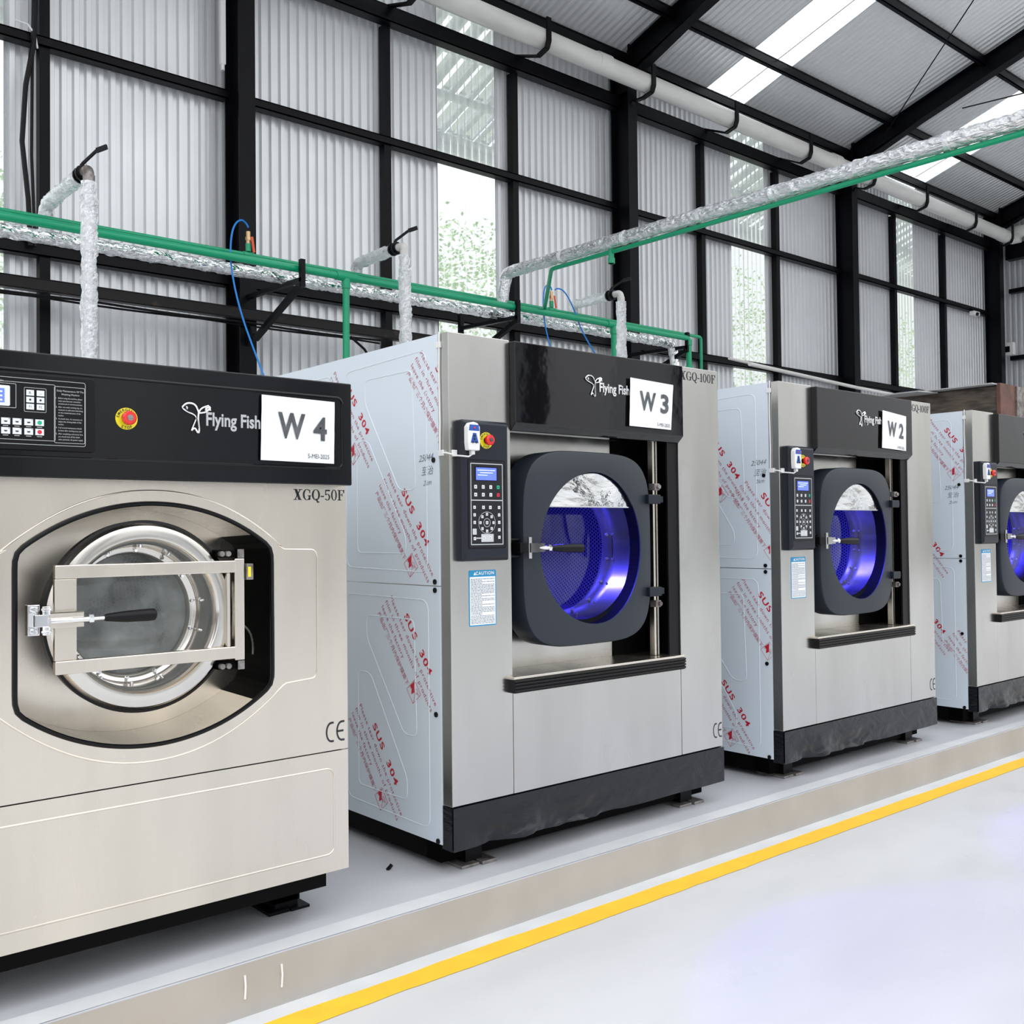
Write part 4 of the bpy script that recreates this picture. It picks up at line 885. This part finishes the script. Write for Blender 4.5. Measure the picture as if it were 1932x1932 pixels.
    b = B(); b.add([(p, Y4+.004, q) for p, q in inner] + [(p, Y4+.245, q) for p, q in deep], [(k, (k+1) % n, n+(k+1) % n, n+k) for k in range(n) if (k < 13 or k > 106)]); P('recess_side', b, 'blackm')
    dc = (1.185, 1.301)
    oc = [(dc[0]+.24*cos(a), dc[1]+.24*sin(a)) for a in [2*pi*k/n for k in range(n)]]
    b = B(); b.add([(p, Y4+.240 - (.18 if False else 0), q) for p, q in deep] + [(p, Y4+.225, q) for p, q in oc], [(k, (k+1) % n, n+(k+1) % n, n+k) for k in range(n)]); P('recess_plate', b, 'steel4', smooth=True)
    b = B(); L = [V((p, Y4-.003, q)) for p, q in inner]; L.append(L[0]); b.tube(L, .0075, 8, caps=False); P('rubber_trim', b, 'black', smooth=True)
    # lower panel
    b = B().box(xl, Y4, .347, xr, Y4+.02, .773); L = rrect(cx, .562, 1.30, .305, .03); b.tube([V((p, Y4, q)) for p, q in L+[L[0]]], .0035, 8, caps=False); P('lower_panel', b, 'steel4', smooth=True)
    b = B(); b.box(xl, Y4+.02, .347, xl+.015, Y4+1.5, 2.05); b.box(xr-.015, Y4+.02, .347, xr, Y4+1.5, 2.05); b.box(xl, Y4+.02, 2.035, xr, Y4+1.5, 2.05); b.box(xl, Y4+1.49, .347, xr, Y4+1.5, 2.05); b.box(xl, Y4+.02, .347, xr, Y4+1.5, .36)
    P('cabinet', b, 'steel4')
    # door ring
    c3 = (dc[0], Y4, dc[1])
    b = B().lathe([(.240, .225), (.245, .03), (.298, .012), (.300, -.030), (.290, -.036)], c3, 96); dr = P('door', b, 'black', smooth=True)
    c3 = (1.178, Y4, 1.303)
    b = B().lathe([(.287, -.030), (.289, -.046), (.280, -.060), (.262, -.066), (.240, -.064), (.228, -.052), (.222, -.02), (.219, .030), (.214, .058), (.206, .064), (.196, .066), (.192, .072), (.190, .090)], c3, 112); obj('door_ring', b, M['bright'], dr, smooth=True)
    for k in range(14):
        a = 2*pi*(k+.35)/14; c, s = cos(a), sin(a); q = B(); q.tube([(c3[0]+.203*c, Y4+.066, c3[2]+.203*s), (c3[0]+.202*c, Y4+.054, c3[2]+.202*s)], [.007, .005], 10); q.tube([(c3[0]+.221*c, Y4+.02, c3[2]+.221*s), (c3[0]+.212*c, Y4+.02, c3[2]+.212*s)], [.006, .005], 10); obj('ring_bolt', q, M['chrome'], dr, smooth=True)
    b = B().lathe([(.192, .090), (.17, .084), (.10, .073), (.0005, .070)], c3, 64); g = obj('door_glass', b, M['glass4'], dr, smooth=True)
    b = B().lathe([(.192, .092), (.195, .25), (.43, .27), (.43, .95), (.0005, .95)], c3, 64, uvs=True); dm = P('drum', b, 'drum', smooth=True)
    b = B(); 
    # wash load heap inside
    vs = []; N1 = 24
    for i in range(N1+1):
        for j in range(N1+1):
            px = c3[0]-.36+.72*i/N1; py = Y4+.30+.60*j/N1; h = -.20 + .16*j/N1 + .10*noise.noise(V((px*6, py*6, 1))) + .05*noise.noise(V((px*15, py*15, 4))); r_ = abs(px-c3[0]); vs.append((px, py, c3[2]+h))
    b.add(vs, [(i*(N1+1)+j, (i+1)*(N1+1)+j, (i+1)*(N1+1)+j+1, i*(N1+1)+j+1) for i in range(N1) for j in range(N1)])
    o = obj('laundry', b, M['cloth'], smooth=True); tag(o, 'grey laundry heaped behind the round door glass of the W4 washer', 'laundry', kind='stuff')
    # clamp frame
    yf0, yf1 = Y4-.085, Y4-.060
    K = lambda px, pz, dd: (px*(Y4-dd)/Y4, 1.55+(pz-1.55)*(Y4-dd)/Y4)
    fx0, fz0 = K(.930, 1.466, .085); fx1, fz1 = K(1.537, 1.477, .085); _, fzb = K(.93, 1.137, .085); wx = .050; bh = .040
    b = B(); b.box(fx0, yf0, fz0-bh, fx1-.026, yf1, fz0); b.box(fx0, yf0, fzb, fx1-.026, yf1, fzb+bh)
    b.box(fx1-.034, yf0-.001, fzb-.006, fx1, yf1, fz0+.006); b.box(fx1-.058, yf0+.006, fzb+bh, fx1-.046, yf1+.02, fz0-bh); cf = obj('clamp_frame', b, M['steel4'], dr, bev=.003)
    b = B().box(fx0, yf0+.004, fzb+bh, fx0+.062, yf1, fz0-bh); obj('clamp_plate', b, M['steel4'], cf, bev=.003)
    for zz, s in ((fz0, 1), (fzb, -1)):
        b = B().box(fx1-.085, yf0+.012, zz+s*.010, fx1-.02, Y4+.02, zz+s*.034); b.box(fx1-.024, yf0, zz+s*.006, fx1, yf1, zz+s*.038); h = obj('hinge', b, M['blackm'], cf, bev=.002)
        b = B()
        for q in (-.078, -.056, -.012): b.cyl((fx1+q, yf0+.012, zz+s*.022), (fx1+q, yf0-.004, zz+s*.022), .009, 12)
        b.box(fx1-.024, yf0-.002, zz+s*.008, fx1-.002, yf0+.002, zz+s*.036); obj('hinge_bolts', b, M['coil'], h)
    b = B().box(fx1+.006, yf1-.03, fz0-.065, fx1+.030, yf1, fz0-.012); sw = obj('safety_switch', b, M['coil'], cf, bev=.002)
    b = B().box(fx1+.010, yf1-.032, fz0-.055, fx1+.020, yf1-.029, fz0-.022); obj('switch_label', b, M['yellow'], sw)
    b = B().tube(arc((fx1, Y4+.0, 1.26), (1.60, Y4+.05, 1.24), (1.615, Y4+.10, 1.135), 10), .0035, 6); obj('switch_cable', b, M['coil'], cf)
    zl = K(.893, 1.302, .10)[1]; lx, _ = K(.893, 1.3, .10)
    b = B().box(lx-.028, Y4-.06, zl-.045, lx+.005, Y4-.03, zl+.045); b.box(lx-.02, Y4-.10, zl-.018, lx+.03, Y4-.05, zl+.018)
    for s in (-1, 1): b.cyl((lx-.012, Y4-.06, zl+s*.032), (lx-.012, Y4-.07, zl+s*.032), .009, 10); b.cyl((lx+.012, Y4-.10, zl+s*.016), (lx+.012, Y4-.10, zl+s*.042), .011, 12); b.cyl((lx+.012, Y4-.10, zl+s*.028), (lx+.012, Y4-.10, zl+s*.036), .014, 12)
    lt = obj('latch', b, M['chrome'], cf, bev=.002)
    b = B().box(lx+.02, Y4-.105, zl-.023, lx+.115, Y4-.092, zl+.023); b.box(lx+.02, Y4-.105, zl+.019, lx+.115, Y4-.085, zl+.023); obj('latch_channel', b, M['steel4'], lt, bev=.001)
    b = B().cyl((lx+.02, Y4-.112, zl-.002), (lx+.130, Y4-.114, zl-.001), .0085, 12); b.cyl((lx+.125, Y4-.114, zl-.001), (lx+.138, Y4-.114, zl-.001), .013, 6); b.cyl((lx+.135, Y4-.114, zl-.001), (lx+.185, Y4-.114, zl), .006, 10); obj('latch_rod', b, M['chrome'], lt, smooth=True)
    b = B().tube([(lx+.170, Y4-.114, zl), (lx+.175, Y4-.114, zl), (lx+.23, Y4-.116, zl), (lx+.30, Y4-.118, zl+.001), (lx+.318, Y4-.118, zl+.001), (lx+.323, Y4-.118, zl+.001)], [.008, .011, .017, .019, .018, .013], 20); obj('handle_grip', b, M['black'], lt, smooth=True)
    # hood
    yh = 3.12; hr = 1.912; hl_ = .535
    b = B(); b.box(hl_, yh, 1.723, hr, Y4+.10, 2.086); hood = P('control_hood', b, 'hood4', bev=.004)
    b = B(); L = rrect((1.873+.575)/2, 1.907, 1.873-.575, .250, .022)
    b.tube([V((p, yh-.0002, q)) for p, q in L+[L[0]]], .0045, 8, caps=False); obj('hood_bead', b, M['hood4'], hood, smooth=True)
    b = B().prism(rrect(.78, 1.912, .478, .222, .012), lambda p, q, w: (p, w, q), yh-.010, yh); cp = obj('control_panel', b, M['black'], hood, bev=.004)
    yp = yh-.0105
    mb = B(); frame_line(mb, .76, 1.912, .490-.03, .190, .006, yp, .0012); frame_line(mb, .755, 1.912, .300, .165, .005, yp, .0012); frame_line(mb, .945, 1.908, .087, .166, .005, yp, .0012)
    frame_line(mb, .740, 1.954, .118, .070, .003, yp, .0012); frame_line(mb, .850, 1.946, .060, .070, .003, yp, .0010); obj('panel_border', mb, M['line'], cp)
    b = B().prism(rrect(.72, 1.953, .125, .058, .004), lambda p, q, w: (p, w, q), yp-.001, yp+.0005); s_ = obj('screen_bezel', b, M['btnw'], cp)
    b = B().box(.67, yp-.0016, 1.933, .768, yp-.001, 1.973); s2 = obj('screen', b, M['lcd'], s_)
    b = B()
    for k in range(3): b.box(.70, yp-.0022, 1.962-.012*k, .762, yp-.0018, 1.966-.012*k)
    obj('screen_text', b, M['lcdtx'], s2)
    bw, bk, bg, br = B(), B(), B(), B()
    def key(px, pz, w, h, tg): tg.add([(px-w, yp-.0012, pz-h), (px+w, yp-.0012, pz-h), (px+w, yp-.0012, pz+h), (px-w, yp-.0012, pz+h)], [(0,1,2,3)])
    for k, zz in enumerate((1.966, 1.946, 1.926)):
        for px in (.836, .864):
            key(px, zz, .0105, .0082, bw)
            if k == 1: bk.cyl((px, yp-.0013, zz), (px, yp-.0016, zz), .003, 10)
            elif k == 2: bk.text('F1' if px < .85 else 'F2', (px, yp-.0014, zz-.003), (1,0,0), (0,0,1), .009, align='CENTER')
            else: bk.text('R' if px < .85 else '-', (px, yp-.0014, zz-.004), (1,0,0), (0,0,1), .011, align='CENTER')
    for r_, zz in enumerate((1.881, 1.854)):
        for k, px in enumerate((.681, .711, .741, .771, .801, .832)):
            key(px, zz, .0118, .0092, bw); bk.add([(px-.005, yp-.0014, zz+.001), (px-.003, yp-.0014, zz-.003), (px+.003, yp-.0014, zz-.003), (px+.005, yp-.0014, zz+.001)], [(0,1,2,3)]); bk.cyl((px+.009, yp-.0013, zz+.007), (px+.009, yp-.0016, zz+.007), .0013, 8)
        key(.8615, zz, .0118, .0092, bw); (bg if r_ == 0 else br).cyl((.8615, yp-.0013, zz), (.8615, yp-.0022, zz), .006, 18)
        for px in (.741, .771, .801, .832, .8615): bk.add([], [])
    keys(bw, M['btnw'], cp); obj('key_symbols', bk, M['ink'], cp); obj('start_key', bg, M['btng'], cp); obj('stop_key', br, M['btnr'], cp)
    b = B(); rt, up = (1,0,0), (0,0,1)
    b.text('Daily Maintenance Of The', (.947, yp-.0003, 1.976), rt, up, .0072, align='CENTER'); b.text('Washing Machine', (.947, yp-.0003, 1.966), rt, up, .0072, align='CENTER')
    lines = [('1.', 'Before using the machine, please'), ('', 'make sure that each connective'), ('', 'switches are in normal positions'), ('2.', 'After one week working day, it\'s'), ('', 'necessary to add some lubricating'), ('', 'on the rotational parts of the'), ('', 'machine'),
             ('3.', 'A month later, it\'s necessary to'), ('', 'adjust the driving belts of the'), ('', 'machine'), ('4.', 'A all around maintenance should'), ('', 'be done after working every year'), ('5.', 'After completing work every time,'), ('', 'you should shut off the steam'), ('', 'valve, penstock, the power supply')]
    for k, (a_, c_) in enumerate(lines):
        zz = 1.956 - .0083*k - .0012*(sum(1 for q in lines[:k+1] if q[0]))
        if a_: b.text(a_, (.906, yp-.0003, zz), rt, up, .0062)
        b.text(c_, (.913, yp-.0003, zz), rt, up, .0062, width=.0021*len(c_))
    b.text('OPERATION', (.765, yp-.0003, 1.992), rt, up, .008, align='RIGHT')
    for r_, zz in enumerate((1.868, 1.841)):
        for px in (.741, .771, .801, .832, .8615): b.box(px-.007, yp-.0003, zz-.001, px+.007, yp-.0001, zz+.0007)
    obj('panel_lettering', b, M['line'], cp)
    estop(t, L0, 1.114, yh, 1.910, .0335, .034)
    b = B(); fish(b, 1.288, yh-.004, 1.974, .096, .100, .0030); b.text('Flying Fish', (1.367, yh, 1.905), rt, up, .060, width=.189, bold=.025, ext=.006); obj('logo', b, M['chrome'], hood)
    b = B(); serif(b, 'XGQ-50F', 1.722, Y4-.001, 1.672, .038, .208); P('model_number', b, 'ink')
    b = B(); ce(b, 1.845, Y4-.001, .806, .073, .076); P('ce_mark', b, 'ink')
    b = B(); b.box(xl+.05, Y4+.22, .235, xr-.09, Y4+.3, .347); b.box(xl+.05, Y4+.2, .205, xl+.15, Y4+1.4, .347); b.box(xr-.19, Y4+.2, .205, xr-.09, Y4+1.4, .347); b.box(xl+.05, Y4+.005, .30, xr-.09, Y4+.12, .347)
    P('base_frame', b, 'blackm')
    for fx in (xl+.1, 1.745):
        for fy in (.20, 1.25):
            ft = P('foot', B().box(fx, Y4+fy, PZ, fx+.092, Y4+fy+.11, .30), 'frame'); b = B().box(fx-.035, Y4+fy-.025, PZ+.0005, fx+.045, Y4+fy+.14, PZ+.012); b.box(fx+.05, Y4+fy-.03, PZ+.0005, fx+.125, Y4+fy+.10, PZ+.010); obj('foot_pad', b, M['frame'], ft)
    return t
sm = make_small()

# ------------------------------------------------------------------ paper signs
def sign(cs, txt, date, label, yoff=0, seed=0, big_=.5, dsz=.085):
    """cs: four corners TL TR BR BL as (x, z) ; y plane"""
    (tl, tr, br, bl_), yy = cs; b = B(); n = 14; vs = []
    for i in range(n+1):
        for j in range(n+1):
            s, q = i/n, j/n
            p = V((*tl, 0)).lerp(V((*tr, 0)), s).lerp(V((*bl_, 0)).lerp(V((*br, 0)), s), q)
            vs.append((p.x, yy - .0015 - .0018*max(0, noise.noise(V((p.x*28, seed, p.y*28)))), p.y))
    b.add(vs, [(i*(n+1)+j, i*(n+1)+j+1, (i+1)*(n+1)+j+1, (i+1)*(n+1)+j) for i in range(n) for j in range(n)])
    o = obj('paper_sign', b, M['white'], smooth=True); tag(o, label, 'sign')
    W = tr[0]-tl[0]; H = tl[1]-bl_[1]; up = V((tl[0]-bl_[0], 0, tl[1]-bl_[1])).normalized(); rt = V((tr[0]-tl[0], 0, tr[1]-tl[1])).normalized()
    oo = V((bl_[0], yy-.0042, bl_[1]))
    b = B(); b.text(txt[0], oo + rt*W*.215 + up*H*.375, rt, up, H*.54, width=W*.37, bold=.03); b.text(txt[1], oo + rt*W*.70 + up*H*.375, rt, up, H*(.54 if txt[1] != '4' else .50), width=W*.19, bold=.03); q = obj('sign_number', b, M['ink_sign'], o)
    b = B().text(date, oo + rt*W*.93 + up*H*.075, rt, up, H*.10, width=W*.30, bold=0, align='RIGHT'); obj('sign_date', b, M['ink_sign'], o)
    return o
sign((((1.559,2.019),(1.837,2.014),(1.833,1.797),(1.554,1.800)), 3.12-.009), 'W4', '5-MEI-2025', 'crinkled white paper sign reading W 4 taped to the brushed black hood')
def fq(u, z): p = F(u, z, .036); return (p[0], p[2])
c3 = [fq(1.051,2.268), fq(1.355,2.258), fq(1.335,2.038), fq(1.041,2.041)]
sign((tuple(c3), Y3-.036-.012), 'W3', '5-MEI-2025', 'white paper sign reading W 3 taped to the glossy black hood', seed=4)
dx = 4.684 - U
c2 = [(p[0]*.978 + (4.684-U*.978) + o_, p[1] + oz) for p, o_, oz in zip(c3, (.004, -.012, 0, 0), (.004, -.006, -.004, 0))]
sign((tuple(c2), Y3-.036-.012), 'W2', '5-MEI-2025', 'white paper sign reading W 2 taped to the hood of the middle tall washer', seed=8)

# ------------------------------------------------------------------ brown heat exchanger behind the far washer
t = thing('heat_exchanger', 'rusty brown metal heater box with looped coil ends standing behind the farthest washer', 'heater', (10.3, 4.9, PZ)); L0 = V((-10.3, -4.9, -PZ))
obj('casing', B().box(9.93, 4.40, 2.30, 12.2, 5.9, 2.92), M['wood'], t, loc=L0, bev=.01)
obj('corner_frame', B().box(9.91, 4.36, 2.28, 10.24, 4.40, 2.94), M['rust'], t, loc=L0, bev=.004)
b = B().box(9.80, 4.39, 2.925, 10.3, 5.3, 2.935); b.bar((9.75, 5.0, 2.91), (9.9, 5.9, 2.93), .3, .012); obj('loose_cover_sheet', b, M['bulb'], t, loc=L0)
obj('end_plate', B().box(10.24, 4.345, 2.28, 10.62, 4.40, 2.93), M['coil'], t, loc=L0)
for r_ in range(4):
    for c in range(3):
        px, pz = 10.62+.13*c, 2.84-.155*r_; b = B(); P = [(px, 4.36, pz), (px, 4.28, pz), (px+.01, 4.25, pz-.02), (px+.02, 4.25, pz-.07), (px+.02, 4.28, pz-.09), (px+.02, 4.36, pz-.09)]; b.tube(P, .026, 10); obj('coil_bend', b, M['coil'], t, loc=L0, smooth=True)
obj('coil_plate', B().box(10.55, 4.36, 2.30, 11.4, 4.40, 2.90), M['rust'], t, loc=L0)
b = B()
for px in (9.98, 12.1):
    for py in (4.45, 5.8): b.box(px, py, PZ, px+.08, py+.08, 2.30)
obj('stand', b, M['frame'], t, loc=L0)

# ------------------------------------------------------------------ outside, seen through the clear strips
t = thing('outside_canopy', 'pale ribbed canopy roof outside the long wall, seen through the clear strips', 'canopy', (10, 13, 0)); L0 = V((-10, -13, 0))
NC = mat('pale_canopy_sheet', (.66,.69,.73), .5)
CY = lambda y: 8.3 - .36*(y-9.75)
b = B(); corr(b, -2, 30, lambda a, q, e: (a, 9.75 if e == 0 else 12.1, CY(9.75 if e == 0 else 12.1) + q), pitch=.3, d=.05); obj('roof_sheet', b, M['clear'], t, loc=L0)
for k in range(4): y = 9.9+.7*k; obj('purlin', B().box(-2, y-.03, CY(y)-.10, 30, y+.03, CY(y)-.01), M['line'], t, loc=L0)
for k in range(80): obj('rafter', B().bar((0+.33*k, 9.75, CY(9.75)-.02), (0+.33*k, 12.1, CY(12.1)-.02), .085, .02), M['line'], t, loc=L0)
obj('gutter', B().box(-2, 12.05, 7.26, 30, 12.2, 7.50), M['line'], t, loc=L0)
for px in (5, 12.6, 19.0, 25.0): obj('post', B().box(px-.05, 11.9, -.12, px+.05, 12.0, 7.44), M['coil'], t, loc=L0)
tl_ = {0: 'leafy green tree outside, low behind the nearest clear wall strip', 1: 'bright green tree outside behind the middle clear wall strip', 2: 'green tree outside behind the farthest clear wall strip', 3: 'green tree outside left of the pipe rack'}
for i, (tx, ty, tz, tr_) in enumerate(((15.2, 19.6, 6.4, 3.2), (27.0, 20.5, 6.4, 4.2), (38.0, 20.5, 6.0, 4.4), (4.6, 19.6, 5.6, 3.2))):
    t = thing('tree', tl_[i], 'tree', (tx, ty, -.12), 'trees outside the clear strips'); L0 = V((-tx, -ty, .12))
    b = B(); rs = random.Random(i)
    for k in range(6500):
        while True:
            p = V((rs.uniform(-1,1), rs.uniform(-1,1), rs.uniform(-1,1)))
            if .55 < p.length < 1: break
        c = V((tx, ty, tz)) + V((p.x*tr_, p.y*tr_*.6, p.z*tr_*.85))*(1+.25*noise.noise(p*3)); a = V((rs.uniform(-1,1), rs.uniform(-1,1), rs.uniform(-.6,.6))).normalized()*.065; d = a.cross(V((rs.uniform(-1,1), rs.uniform(-1,1), 1))).normalized()*.04
        b.add([c-a, c+d, c+a, c-d], [(0,1,2,3)])
    obj('foliage', b, M['leaf'], t, loc=L0)
    b = B().tube([(tx, ty, -.12), (tx+.05, ty, tz*.5), (tx, ty, tz)], [.16, .12, .07], 8); obj('trunk', b, M['bark'], t, loc=L0)

# ------------------------------------------------------------------ light
w = bpy.data.worlds.new('overcast'); bpy.context.scene.world = w; w.use_nodes = True; nt = w.node_tree; N = nt.nodes; L = nt.links
bg = N['Background']; tc = N.new('ShaderNodeTexCoord'); sp = N.new('ShaderNodeSeparateXYZ'); L.new(tc.outputs['Generated'], sp.inputs[0])
cr = N.new('ShaderNodeValToRGB'); L.new(sp.outputs['Z'], cr.inputs[0])
e = cr.color_ramp.elements; e[0].position = 0; e[0].color = (.14,.14,.135,1); e[1].position = 1; e[1].color = (.93,.96,1,1)
for p, c in ((.01, (.27,.275,.27,1)), (.10, (.36,.365,.37,1)), (.30, (.47,.475,.48,1)), (.6, (.78,.79,.81,1))):
    q = cr.color_ramp.elements.new(p); q.color = c
L.new(cr.outputs[0], bg.inputs[0]); bg.inputs[1].default_value = 2.0
sc = bpy.context.scene
sc.view_settings.view_transform = 'Standard'; sc.view_settings.look = 'None'; sc.view_settings.gamma = 1; sc.view_settings.exposure = .5
sc.view_settings.use_curve_mapping = False
sc.cycles.max_bounces = 10; sc.cycles.transparent_max_bounces = 16; sc.cycles.sample_clamp_indirect = 6
sc.cycles.use_denoising = True
